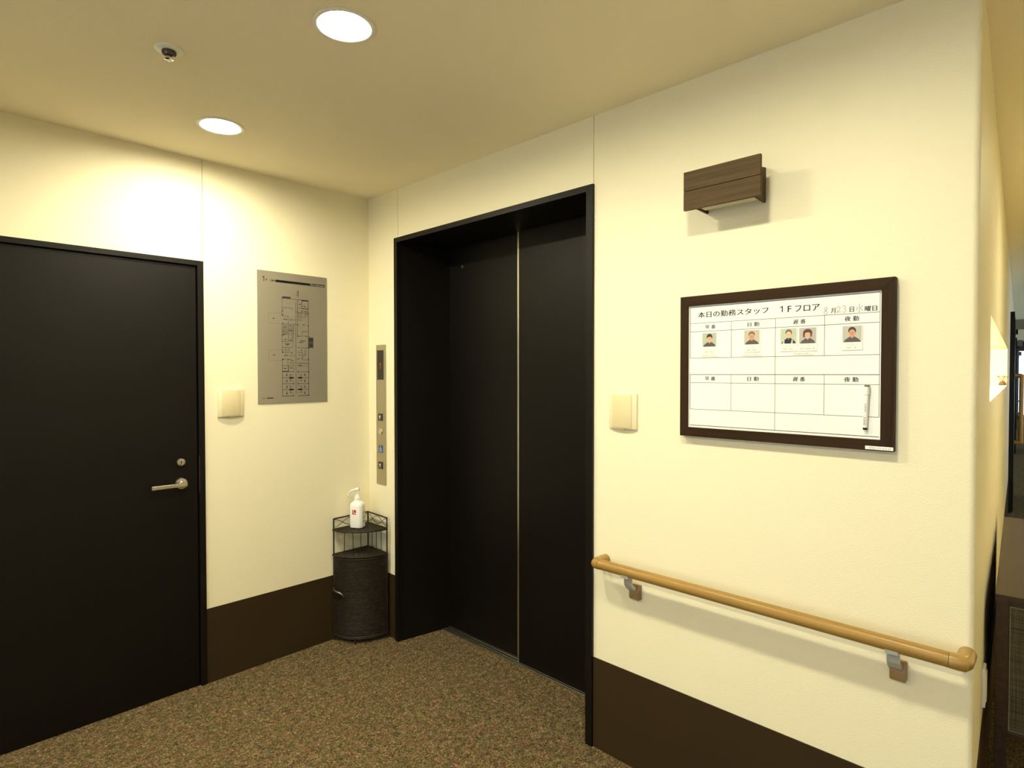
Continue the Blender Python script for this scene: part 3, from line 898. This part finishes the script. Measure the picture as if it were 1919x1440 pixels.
def magnet(label, x0, x1, zt, zp, zb, style, names):
    t = thing('photo_magnet', label, 'magnet', ((x0 + x1) / 2, -0.0162, zb), 'staff photo magnets on the board')
    MB().box(x0 - 0.0015, x1 + 0.0025, -0.0182, -0.0162, zb, zt + 0.001).build('card', CARD, t, bev=0.0006)
    mb = MB()
    bust(mb, x0, x1, zp, zt, style, -0.0184)
    mb.build('portrait_print', None, t)
    xc = (x0 + x1) / 2
    lettering('role_line', [('ケアスタッフ', xc, zb + 0.0165, 0.030, 0.0045, 0.0)], GREYP, t, -0.0186)
    mb = MB()
    marks(mb, [(xc + a, xc + b) for a, b in names], zb + 0.0075, 0.0042, -0.0186)
    mb.build('name_line', PALEP, t)
N4 = [(-0.015, -0.0105), (-0.0095, -0.005), (0.003, 0.0075), (0.0085, 0.013)]
N3 = [(-0.0125, -0.008), (-0.007, -0.0025), (0.006, 0.0105)]
NL = [(-0.020, -0.016), (-0.014, -0.010), (-0.005, -0.001), (0.000, 0.004), (0.005, 0.009), (0.014, 0.020)]
magnet('photo magnet of a person with dark fringe in grey shirt, first shift column', 2.0781, 2.1268, 1.6246, 1.5786, 1.5535, (PBG[0], SHIRT, SKIN, HAIRB, 'side', 0.52, 0.92), N4)
magnet('photo magnet of a person with swept greying hair, second shift column', 2.2205, 2.2690, 1.6268, 1.5815, 1.5560, (PBG[1], SHIRT, SKIN2, HAIRG, 'round', 0.50, 0.90), N4)
magnet('photo magnet of a person in black top with pale apron straps', 2.3330, 2.3800, 1.6262, 1.5800, 1.5560, (PBG[2], SHIRTB, SKIN3, HAIRG, 'apron', 0.52, 0.93), N4)
magnet('photo magnet of a person with dark bobbed hair, third shift column', 2.3878, 2.4353, 1.6255, 1.5788, 1.5560, (PBG[3], SHIRT, SKIN, HAIRR, 'bob', 0.50, 0.90), NL)
magnet('photo magnet of a smiling person with short hair in last shift column', 2.5055, 2.5542, 1.6245, 1.5782, 1.5550, (PBG[4], SHIRT, SKIN2, HAIRB, 'short', 0.51, 0.92), N3)
for lab, xc in (('narrow white duty strip under the photo in the first shift column', 2.1040), ('narrow white duty strip under the photo in the second shift column', 2.2470), ('narrow white duty strip under the pair of photos in the third column', 2.3970)):
    t = thing('duty_strip', lab, 'magnet strip', (xc, -0.0162, 1.5440), 'duty strips on the board')
    MB().box(xc - 0.033, xc + 0.033, -0.0176, -0.0162, 1.5442, 1.5530).build('strip', CARD, t, bev=0.0004)
    mb = MB()
    marks(mb, [(xc - 0.024, xc - 0.0195), (xc - 0.017, xc - 0.0125), (xc - 0.0105, xc - 0.006), (xc - 0.0035, xc - 0.001), (xc + 0.006, xc + 0.0105), (xc + 0.0125, xc + 0.017)], 1.5488, 0.0042, -0.0178)
    mb.build('strip_lettering', PALEP, t)

# board marker clipped to the lower right of the board
mk = thing('board_marker', 'white whiteboard marker hanging at the lower right of the staff board', 'marker', (2.5685, -0.0162, 1.3265))
a, b = Vector((2.5705, -0.0242, 1.4555)), Vector((2.5660, -0.0226, 1.3275))
def along(t): return a + (b - a) * t
MB().tube([along(0.03), along(0.205)], 0.0072, 20).build('cap', WHITE, mk, smooth=True)
MB().tube([along(0.0), along(0.032)], 0.0068, 20).build('cap_end', mat('grey_cap_end', (0.09, 0.08, 0.07), 0.5), mk, smooth=True)
MB().tube([along(0.215), along(0.93)], [0.0062, 0.0058], 20).build('barrel', WHITE, mk, smooth=True)
MB().tube([along(0.205), along(0.215)], 0.0060, 20).build('cap_joint', GREYP, mk)
MB().tube([along(0.925), along(0.975)], 0.0056, 20).build('black_ring', BLACK, mk, smooth=True)
MB().tube([along(0.975), along(1.0)], [0.0054, 0.0040], 20).build('end_plug', WHITE, mk, smooth=True)
mb = MB()
for i in range(9):
    t0 = 0.40 + i * 0.021
    mb.box(2.5655 + 0.001 * (i % 2), 2.5700 - 0.0008 * (i % 3), -0.0302, -0.0292, along(t0).z - 0.0011, along(t0).z)
for i in range(8):
    t0 = 0.70 + i * 0.023
    mb.box(2.5632, 2.5692 - 0.0008 * (i % 3), -0.0292, -0.0282, along(t0).z - 0.0014, along(t0).z)
mb.build('barrel_print', GREYP, mk)

# ------------------------------------------------------------------ wooden wall lamp
wlp = thing('wall_lamp', 'dark wooden box lamp of two boards high on the wall', 'wall lamp', (2.18, 0, 2.02))
x0, x1 = 2.0555, 2.3050
MB().box(x0, x1, -0.112, -0.100, 2.0845, 2.1465).build('front_board', LAMPW, wlp, bev=0.001)
MB().box(x0, x1, -0.112, -0.100, 2.0220, 2.0830).build('front_board', LAMPW, wlp, bev=0.001)
for xa in (2.0810, 2.2710):
    MB().prism([(0.0, 2.028), (-0.100, 2.030), (-0.100, 2.120), (0.0, 2.138)], xa, xa + 0.008, lambda u, v, w: (w, u, v)).build('side_bracket', LAMPW, wlp, bev=0.0008)
MB().box(2.089, 2.271, -0.012, 0.0, 2.062, 2.136).build('back_plate', LAMPW, wlp, bev=0.0008)
MB().prism([(-0.094, 2.036), (-0.060, 2.0325), (-0.030, 2.0325), (-0.016, 2.036), (-0.016, 2.060), (-0.094, 2.060)], 2.0915, 2.2685, lambda u, v, w: (w, u, v)).build('diffuser', DIFF, wlp, bev=0.001)

# ------------------------------------------------------------------ handrail
hr = thing('handrail', 'light oak handrail on two brackets along the wall below the staff board', 'handrail', (2.22, 0, 0.62))
RY, RZ, RR = -0.068, 0.7635, 0.0195
MB().tube([(1.692, RY, RZ), (2.770, RY, RZ)], RR, 32).build('rail', OAK, hr, smooth=True)
def elbow(xa, xb, sgn):
    pts = [(xa, RY, RZ), (xb - sgn * 0.012, RY, RZ)]
    pts += [(xb - sgn * 0.012 + sgn * 0.012 * math.sin(math.radians(t)), RY + 0.012 - 0.012 * math.cos(math.radians(t)), RZ) for t in (45, 90)]
    pts += [(xb, 0.0, RZ)]
    return pts
MB().tube(elbow(2.771, 2.799, 1), RR + 0.0006, 32).build('rail_end', OAKP, hr, smooth=True, auto=30)
MB().tube(elbow(1.691, 1.674, -1), RR + 0.0006, 32).build('rail_end', OAKP, hr, smooth=True, auto=30)
for bx in (1.818, 2.652):
    base = MB().prism([(0.0, 0.648), (-0.022, 0.648), (-0.030, 0.655), (-0.030, 0.680), (-0.016, 0.702), (0.0, 0.702)], bx - 0.0195, bx + 0.0175, lambda u, v, w: (w, u, v)).build('bracket', BRKT, hr, bev=0.002, smooth=True)
    MB().prism([(-0.026, 0.676), (-0.020, 0.690), (-0.034, 0.702), (-0.052, 0.716), (-0.054, RZ - 0.010), (-0.084, RZ - 0.012), (-0.084, RZ - 0.022), (-0.062, RZ - 0.026), (-0.062, 0.712), (-0.048, 0.694), (-0.034, 0.684)], bx - 0.020, bx + 0.010, lambda u, v, w: (w, u, v)).build('clip_plate', CLIP, base)

# ------------------------------------------------------------------ downlights
def downlight(x, y, label):
    t = thing('downlight', label, 'ceiling light', (x, y, H), 'recessed downlights')
    MB().lathe([(0.0745, 0.010), (0.0745, 0.0), (0.088, -0.001), (0.0885, -0.003), (0.078, -0.0045), (0.0725, -0.002), (0.0725, 0.010), (0.0745, 0.010)], (x, y, H), 'z', 48).build('trim_ring', WHITE, t, smooth=True)
    MB().lathe([(0.0745, 0.002), (0.0720, 0.040), (0.060, 0.068), (0, 0.070)], (x, y, H), 'z', 48).build('reflector', mat('white_reflector', (0.85, 0.83, 0.78), 0.3), t, smooth=True)
    MB().lathe([(0, -0.0015), (0.022, -0.0010), (0.042, 0.0006), (0.058, 0.0030), (0.068, 0.0062), (0.0715, 0.009), (0.0715, 0.013), (0, 0.013)], (x, y, H), 'z', 48).build('lens', LENS, t, smooth=True)
    return t
d0 = downlight(*DOWN[1], 'glowing round downlight in the ceiling in front of the lift')
labs = {0: 'glowing round downlight in the ceiling close to the dark door', 2: 'round downlight above the staff board, past the top of the picture',
        3: 'unseen downlight added as fill behind the viewer, next to the door wall', 4: 'unseen downlight added as fill behind the viewer, second from the door wall', 5: 'unseen downlight added as fill behind the viewer, third from the door wall', 6: 'unseen downlight added as fill behind the viewer, farthest from the door wall'}
for i, lab in labs.items():
    copy_tree(d0, (*DOWN[i], H), lab)
for c, lab in zip(CORR, ('assumed corridor downlight over the sideboard, out of the picture',)):
    copy_tree(d0, (c.x, c.y, H), lab)

# ------------------------------------------------------------------ sprinkler
sx, sy = 0.944, -1.310
sp = thing('sprinkler_head', 'small round metal sprinkler in the ceiling', 'sprinkler', (sx, sy, H))
MB().lathe([(0, 0), (0.041, 0), (0.041, -0.002), (0.036, -0.005), (0.022, -0.006), (0, -0.006)], (sx, sy, H), 'z', 40).build('escutcheon', mat('pale_enamel', (0.86, 0.87, 0.80), 0.3), sp, smooth=True)
MB().lathe([(0, -0.006), (0.020, -0.006), (0.021, -0.012), (0.017, -0.020), (0.012, -0.022), (0, -0.022)], (sx, sy, H), 'z', 32).build('body', mat('dark_bronze', (0.10, 0.08, 0.075), 0.3, 0.8), sp, smooth=True)
MB().lathe([(0, -0.022), (0.007, -0.022), (0.007, -0.027), (0.0125, -0.028), (0.0125, -0.031), (0.006, -0.033), (0.004, -0.037), (0, -0.037)], (sx, sy, H), 'z', 32).build('deflector', CHROME, sp, smooth=True)

# ------------------------------------------------------------------ wicker corner stand
KX, KY, KR = 0.020, -0.026, 0.219
ck = thing('corner_stand', 'dark wicker and iron corner stand with curved door in the room corner', 'corner stand', (0.10, -0.11, 0))
def K(r, a, z):     # a: 0 along wall B (x), 90 along wall A (-y)
    return (KX + r * math.cos(math.radians(a)), KY - r * math.sin(math.radians(a)), z)
posts = {'L': K(KR, 90, 0), 'R': K(KR * 0.86, 0, 0), 'B': K(0.0, 0, 0)}
def KE(r, a, z):    # quarter ellipse: slightly shallower along the lift wall
    return (KX + 0.88 * r * math.cos(math.radians(a)), KY - r * math.sin(math.radians(a)), z)
posts = {'L': KE(KR, 90, 0), 'R': KE(KR, 0, 0), 'B': KE(0, 0, 0)}
for k, p in posts.items():
    MB().tube([(p[0], p[1], 0), (p[0], p[1], 0.680)], 0.0042, 10).build('post', IRON, ck, smooth=True)
pf = KE(KR + 0.004, 48, 0)
MB().tube([(pf[0], pf[1], 0.0), (pf[0], pf[1], 0.034)], [0.005, 0.006], 10).build('foot', IRON, ck, smooth=True)
for k in 'LR':
    p, q = Vector(posts['B']), Vector(posts[k])
    za, zb = 0.6835, 0.680
    MB().tube([p + Vector((0, 0, za)), q + Vector((0, 0, zb))], 0.0042, 10).build('top_rail', IRON, ck, smooth=True)
    for sgn in (1, -1):
        pts = []
        for i in range(13):
            u = i / 12
            zz = 0.652 + sgn * 0.024 * math.cos(math.pi * 1.0 * u * 2) * (1 if True else 1)
            zz = 0.653 + sgn * 0.022 * math.cos(2 * math.pi * u)
            pts.append(p.lerp(q, u) + Vector((0, 0, zz)))
        MB().tube(pts, 0.0018, 6).build('scroll_wire', IRON, ck, smooth=True)
    for u in (0.22, 0.45, 0.70):
        w = p.lerp(q, u)
        MB().tube([w + Vector((0, 0, 0.485)), w + Vector((0, 0, 0.622))], 0.0020, 8).build('back_rod', IRON, ck)
def quarter_shelf(name, z, rr, th):
    pts = [(KX - 0.004, KY + 0.004)] + [KE(rr, a, 0)[:2] for a in range(0, 91, 5)]
    o = MB().prism(pts, z - th, z - 0.004).build(name, WICK, ck)
    mb = MB()
    n = int(rr / 0.0085)
    for i in range(1, n + 1):
        r_ = rr * i / n
        m_ = max(6, int(r_ * 190))
        pts_ = [KE(r_, 90 * j / m_, z - 0.0035 + 0.0012 * ((-1) ** (i + j))) for j in range(m_ + 1)]
        mb.tube(pts_, 0.0042, 5)
    for a in range(0, 91, 9):
        mb.tube([KE(0.01, a, z - 0.001), KE(rr, a, z - 0.001)], 0.0022, 5)
    tag(mb.build('shelf_weave', WICK, o, smooth=True), kind='stuff')
    MB().tube([KE(rr + 0.003, a, z - 0.006) for a in range(0, 91, 5)], 0.0062, 8).build('shelf_rim', WICK, o, smooth=True)
    return o
quarter_shelf('upper_shelf', 0.625, KR, 0.012)
quarter_shelf('lower_shelf', 0.486, KR + 0.002, 0.014)
quarter_shelf('bottom_shelf', 0.042, KR - 0.004, 0.012)
# curved woven door
door = MB()
z0, z1 = 0.036, 0.466
core = []
for a in range(2, 89, 3):
    core.append(KE(KR - 0.004, a, 0)[:2])
inner = [KE(KR - 0.008, a, 0)[:2] for a in range(86, 1, -3)]
door.prism(core + inner, z0, z1)
dm = door.build('curved_door', WICK, ck, smooth=True)
mb = MB()
rows_n = 62
stk = 26
for i in range(rows_n):
    z = z0 + (z1 - z0) * (i + 0.5) / rows_n
    pts = []
    for j in range(stk * 2 + 1):
        a = 2 + 86 * j / (stk * 2)
        ph = math.cos(math.pi * j) * (1 if i % 2 else -1)
        pts.append(KE(KR + 0.0010 + 0.0009 * ph, a, z + random.uniform(-0.0007, 0.0007)))
    mb.tube(pts, 0.0033, 5)
tag(mb.build('door_weave', WICK, dm, smooth=True), kind='stuff')
mb = MB()
for j in range(stk + 1):
    a = 2 + 86 * j / stk
    mb.tube([KE(KR - 0.001, a, z0), KE(KR - 0.001, a, z1)], 0.0028, 5)
tag(mb.build('door_stakes', WICK, dm, smooth=True), kind='stuff')
for z in (z0, z1):
    MB().tube([KE(KR + 0.001, 2 + 86 * i / 20, z) for i in range(21)], 0.0055, 8).build('door_edge', WICK, dm, smooth=True)
hp = [KE(KR + 0.004, 88, 0.300), KE(KR + 0.016, 84, 0.292), KE(KR + 0.018, 77, 0.286), KE(KR + 0.018, 70, 0.283), KE(KR + 0.014, 66, 0.272), KE(KR + 0.010, 66, 0.258)]
MB().tube(hp, [0.003, 0.005, 0.006, 0.006, 0.005, 0.0035], 10).build('door_handle', mat('dull_pewter', (0.16, 0.14, 0.12), 0.35, 0.8), dm, smooth=True)
MB().tube([KE(KR - 0.002, 90 * i / 16, 0.028) for i in range(17)], 0.005, 8).build('base_ring', IRON, ck, smooth=True)

# ------------------------------------------------------------------ hand sanitiser bottle
BT = Vector((0.098, -0.142, 0.6285))
bo = thing('pump_bottle', 'white pump bottle with red square mark on the wicker stand', 'bottle', BT)
ang = math.radians(58)       # direction the front face looks, measured from +x towards -y
fx = Vector((math.cos(ang), -math.sin(ang), 0))      # front normal
sx_ = Vector((math.sin(ang), math.cos(ang), 0))      # to the viewer's right along the front
def bp(u, d_, z): return BT + sx_ * u + fx * d_ + Vector((0, 0, z))
def ring_prof(hw, hd, c):
    return [(-hw + c, hd), (hw - c, hd), (hw, hd - c), (hw, -hd + c), (hw - c, -hd), (-hw + c, -hd), (-hw, -hd + c), (-hw, hd - c)]
mb = MB()
prev = None
first = None
for hw, hd, c, z in ((0.033, 0.026, 0.010, 0.0), (0.0375, 0.0305, 0.012, 0.005), (0.0375, 0.031, 0.012, 0.124), (0.034, 0.028, 0.011, 0.136), (0.020, 0.019, 0.008, 0.147), (0.017, 0.017, 0.007, 0.151)):
    r_ = [mb.bm.verts.new(bp(u, d_, z)) for u, d_ in ring_prof(hw, hd, c)]
    if prev:
        for j in range(8):
            mb._face([prev[j], prev[(j + 1) % 8], r_[(j + 1) % 8], r_[j]])
    else:
        mb._face(r_)
    prev = r_
mb._face(prev)
body = mb.build('bottle_body', WHITE, bo, bev=0.002, smooth=True, auto=50)
def Fb(u, v): return bp(u, 0.0313, v)
def Fb2(u, v): return bp(u, 0.0316, v)
mb = MB().use(REDP)
flat_rect(mb, -0.0165, 0.0065, 0.078, 0.103, Fb)
mb.use(WHITE)
stroke_mb(mb, [(-0.0085, 0.100), (-0.0085, 0.088), (-0.004, 0.085), (0.0065, 0.085)], 0.0035, Fb2)
mb.use(mat('dark_red_print', (0.30, 0.01, 0.01), 0.5))
flat_rect(mb, -0.003, 0.004, 0.091, 0.100, Fb2)
mb.build('front_mark', None, body)
mb = MB().use(GREYP)
def Fs(u, v): return bp(0.0378, u, v)
for v0, v1 in ((0.078, 0.095), (0.052, 0.070), (0.030, 0.044)):
    n = 6
    for k in range(n):
        flat_rect(mb, -0.017, 0.016 - 0.004 * (k % 3), v0 + (v1 - v0) * k / n, v0 + (v1 - v0) * (k + 0.55) / n, Fs)
mb.build('side_print', None, body)
MB().lathe([(0, 0.148), (0.0185, 0.148), (0.0185, 0.152), (0.0165, 0.153), (0.0165, 0.168), (0.0125, 0.172), (0.0115, 0.181), (0.006, 0.183), (0, 0.183)], BT, 'z', 28).build('pump_collar', WHITE, bo, smooth=True)
MB().tube([bp(0, 0, 0.182), bp(0, 0, 0.206)], 0.0042, 14).build('pump_stem', WHITE, bo, smooth=True)
MB().tube([bp(0.010, 0.0, 0.2135), bp(0.0, 0.0, 0.213), bp(-0.018, 0, 0.208), bp(-0.036, 0, 0.203), bp(-0.047, 0, 0.193), bp(-0.058, 0, 0.170)], [0.0085, 0.0095, 0.006, 0.005, 0.0045, 0.0032], 14).build('pump_nozzle', WHITE, bo, smooth=True)

# ------------------------------------------------------------------ sideboard against the corridor wall
S0, S1, O0, O1, SH = 0.636, 2.04, 0.028, 0.440, 0.750
sd = thing('sideboard', 'dark wooden sideboard with woven end panel against the corridor wall', 'sideboard', C((S0 + S1) / 2, (O0 + O1) / 2, 0))
def cb(name, o0, o1, s0, s1, z0, z1, m, parent, bev=0.002):
    return MB().box(o0, o1, s0, s1, z0, z1, CF).build(name, m, parent, bev=bev)
cb('top_board', O0, O1, S0, S1, SH - 0.022, SH, SBW, sd)
LG = 0.034
for o in (O0 + 0.001, O1 - LG - 0.001):
    for s in (S0 + 0.003, S1 - LG - 0.003):
        cb('leg', o, o + LG, s, s + LG, 0.0, SH - 0.022, SBW, sd)
for s in (S0 + 0.008, S1 - 0.028):
    cb('end_rail', O0 + LG, O1 - LG, s, s + 0.02, 0.272, 0.292, SBW, sd)
    cb('end_rail', O0 + LG, O1 - LG, s, s + 0.02, SH - 0.034, SH - 0.022, SBW, sd)
ep = MB().box(O0 + LG, O1 - LG, S0 + 0.013, S0 + 0.022, 0.292, SH - 0.034, CF).build('woven_end_panel', GRASSC, sd)
pip = [C(S0 + 0.012, O0 + LG + 0.004, 0.297), C(S0 + 0.012, O1 - LG - 0.004, 0.297), C(S0 + 0.012, O1 - LG - 0.004, SH - 0.039), C(S0 + 0.012, O0 + LG + 0.004, SH - 0.039), C(S0 + 0.012, O0 + LG + 0.004, 0.297)]
MB().tube(pip, 0.0018, 6).build('panel_piping', CLOTHB, ep)
MB().box(O0 + LG, O1 - LG, S1 - 0.022, S1 - 0.013, 0.292, SH - 0.034, CF).build('woven_end_panel', GRASSC, sd)
cb('back_panel', O0 + 0.008, O0 + 0.018, S0 + LG, S1 - LG, 0.272, SH - 0.022, SBW, sd)
cb('bottom_board', O0 + 0.018, O1 - 0.02, S0 + LG, S1 - LG, 0.272, 0.290, SBW, sd)
nd = 3
for k in range(nd):
    a_ = S0 + LG + 0.004 + (S1 - S0 - 2 * LG - 0.008) * k / nd
    b_ = S0 + LG + 0.004 + (S1 - S0 - 2 * LG - 0.008) * (k + 1) / nd - 0.006
    q = cb('front_door', O1 - 0.022, O1 - 0.004, a_, b_, 0.292, SH - 0.026, SBW, sd)
    cb('door_knob', O1 - 0.004, O1 + 0.014, b_ - 0.05, b_ - 0.034, 0.52, 0.536, STEEL, q, 0.003)
rn = MB().box(O0 + 0.094, O0 + 0.32, S0 + 0.018, S1 - 0.02, SH, SH + 0.003, CF).build('table_runner', RUNNER, loc=C((S0 + S1) / 2, O0 + 0.2, SH))
tag(rn, 'tan woven table runner lying on the sideboard top', 'table runner')

# ------------------------------------------------------------------ niche lamp and flower
nl = thing('niche_lamp', 'slim bright lamp tube under the niche soffit in the corridor wall', 'lamp', C(2.7, -0.30, NZ1 - 0.03))
MB().box(-0.325, -0.285, 1.0, 4.4, NZ1 - 0.012, NZ1, CF).build('lamp_housing', WHITE, nl, bev=0.002)
MB().tube([C(1.02, -0.305, NZ1 - 0.020), C(4.38, -0.305, NZ1 - 0.020)], 0.008, 12).build('lamp_tube', NICHE_LED, nl, smooth=True)
fo = C(4.63, -0.030, NZ0)
fl_ = thing('flower_ornament', 'small orange flower ornament standing at the far end of the niche', 'ornament', fo)
MB().lathe([(0, 0), (0.022, 0), (0.026, 0.012), (0.015, 0.030), (0.012, 0.036), (0, 0.036)], fo, 'z', 20).build('vase', mat('brown_vase', (0.10, 0.05, 0.02), 0.4), fl_, smooth=True)
mb = MB()
for k in range(5):
    a = k * 1.257
    tip = fo + Vector((0.03 * math.cos(a), 0.03 * math.sin(a), 0.062 + 0.008 * (k % 2)))
    mb.tube([fo + Vector((0, 0, 0.034)), tip], 0.0018, 6)
mb.build('stems', GREEN, fl_)
for k in range(5):
    a = k * 1.257
    c_ = fo + Vector((0.03 * math.cos(a), 0.03 * math.sin(a), 0.066 + 0.008 * (k % 2)))
    mb = MB()
    for j in range(6):
        b_ = j * 1.047
        d1 = Vector((math.cos(b_), math.sin(b_), 0.5)).normalized()
        sd_ = Vector((-math.sin(b_), math.cos(b_), 0))
        mb.poly([c_, c_ + d1 * 0.012 + sd_ * 0.007, c_ + d1 * 0.021, c_ + d1 * 0.012 - sd_ * 0.007])
    mb.build('flower', ORANGE, fl_)

# ------------------------------------------------------------------ socket plate on the corridor wall
sk = thing('socket_plate', 'white socket plate low on the corridor wall beside the sideboard', 'wall socket', C(0.525, 0, 0.418))
MB().box(0.0, 0.0095, 0.490, 0.560, 0.418, 0.538, CF).build('plate', WHITE, sk, bev=0.002)
MB().box(0.009, 0.0125, 0.503, 0.547, 0.433, 0.523, CF).build('socket_insert', IVORY, sk, bev=0.001)

# ------------------------------------------------------------------ corridor sliding doors with grab bars and room signs
def corridor_door(s, n, lab):
    t = struct('door_%d' % n, C(s, 0, 0), lab)
    MB().box(0.0, 0.030, s, s + 0.05, 0, 2.12, CF).build('frame_post', DARKF, t)
    MB().box(0.0, 0.030, s + 1.25, s + 1.30, 0, 2.12, CF).build('frame_post', DARKF, t)
    MB().box(0.0, 0.036, s, s + 1.30, 2.07, 2.14, CF).build('frame_head', DARKF, t)
    lf_ = MB().box(0.004, 0.040, s + 0.05, s + 1.25, 0.01, 2.07, CF).build('door_leaf', DARKW, t)
    zt, zb = 1.46, 0.74
    MB().tube([C(s + 0.20, 0.04, zt), C(s + 0.20, 0.098, zt - 0.005), C(s + 0.20, 0.098, zb + 0.005), C(s + 0.20, 0.04, zb)], 0.020, 12).build('grab_bar', OAKV, lf_, smooth=True)
    MB().box(0.0400, 0.0415, s + 0.36, s + 0.44, 0.30, 1.85, CF).build('door_glass_strip', mat('frosted_strip', (0.35, 0.37, 0.36), 0.2), lf_)
    return t
for s, n, lab in ((6.28, 2, 'dark sliding door nearest along the corridor with oak grab bar'), (12.3, 3, 'dark sliding door midway along the corridor'), (18.6, 4, 'dark sliding door by the glazed corridor end')):
    corridor_door(s, n, lab)
def room_sign(s, lab):
    t = thing('room_sign', lab, 'sign', C(s, 0.0, 2.0), 'projecting room signs in the corridor')
    MB().box(0.0, 0.02, s - 0.012, s + 0.012, 2.05, 2.13, CF).build('sign_arm', DARKF, t)
    MB().box(0.018, 0.118, s - 0.010, s + 0.010, 2.03, 2.155, CF).build('sign_face', SIGNG, t, bev=0.003)
    MB().box(0.035, 0.060, s - 0.006, s + 0.006, 1.97, 2.03, CF).build('sign_lower_tab', BLACK, t)
for s, lab in ((7.75, 'grey projecting room sign past the first corridor door'), (13.75, 'smaller looking grey room sign midway along the corridor'), (22.3, 'farthest grey room sign near the glazed corridor end')):
    room_sign(s, lab)
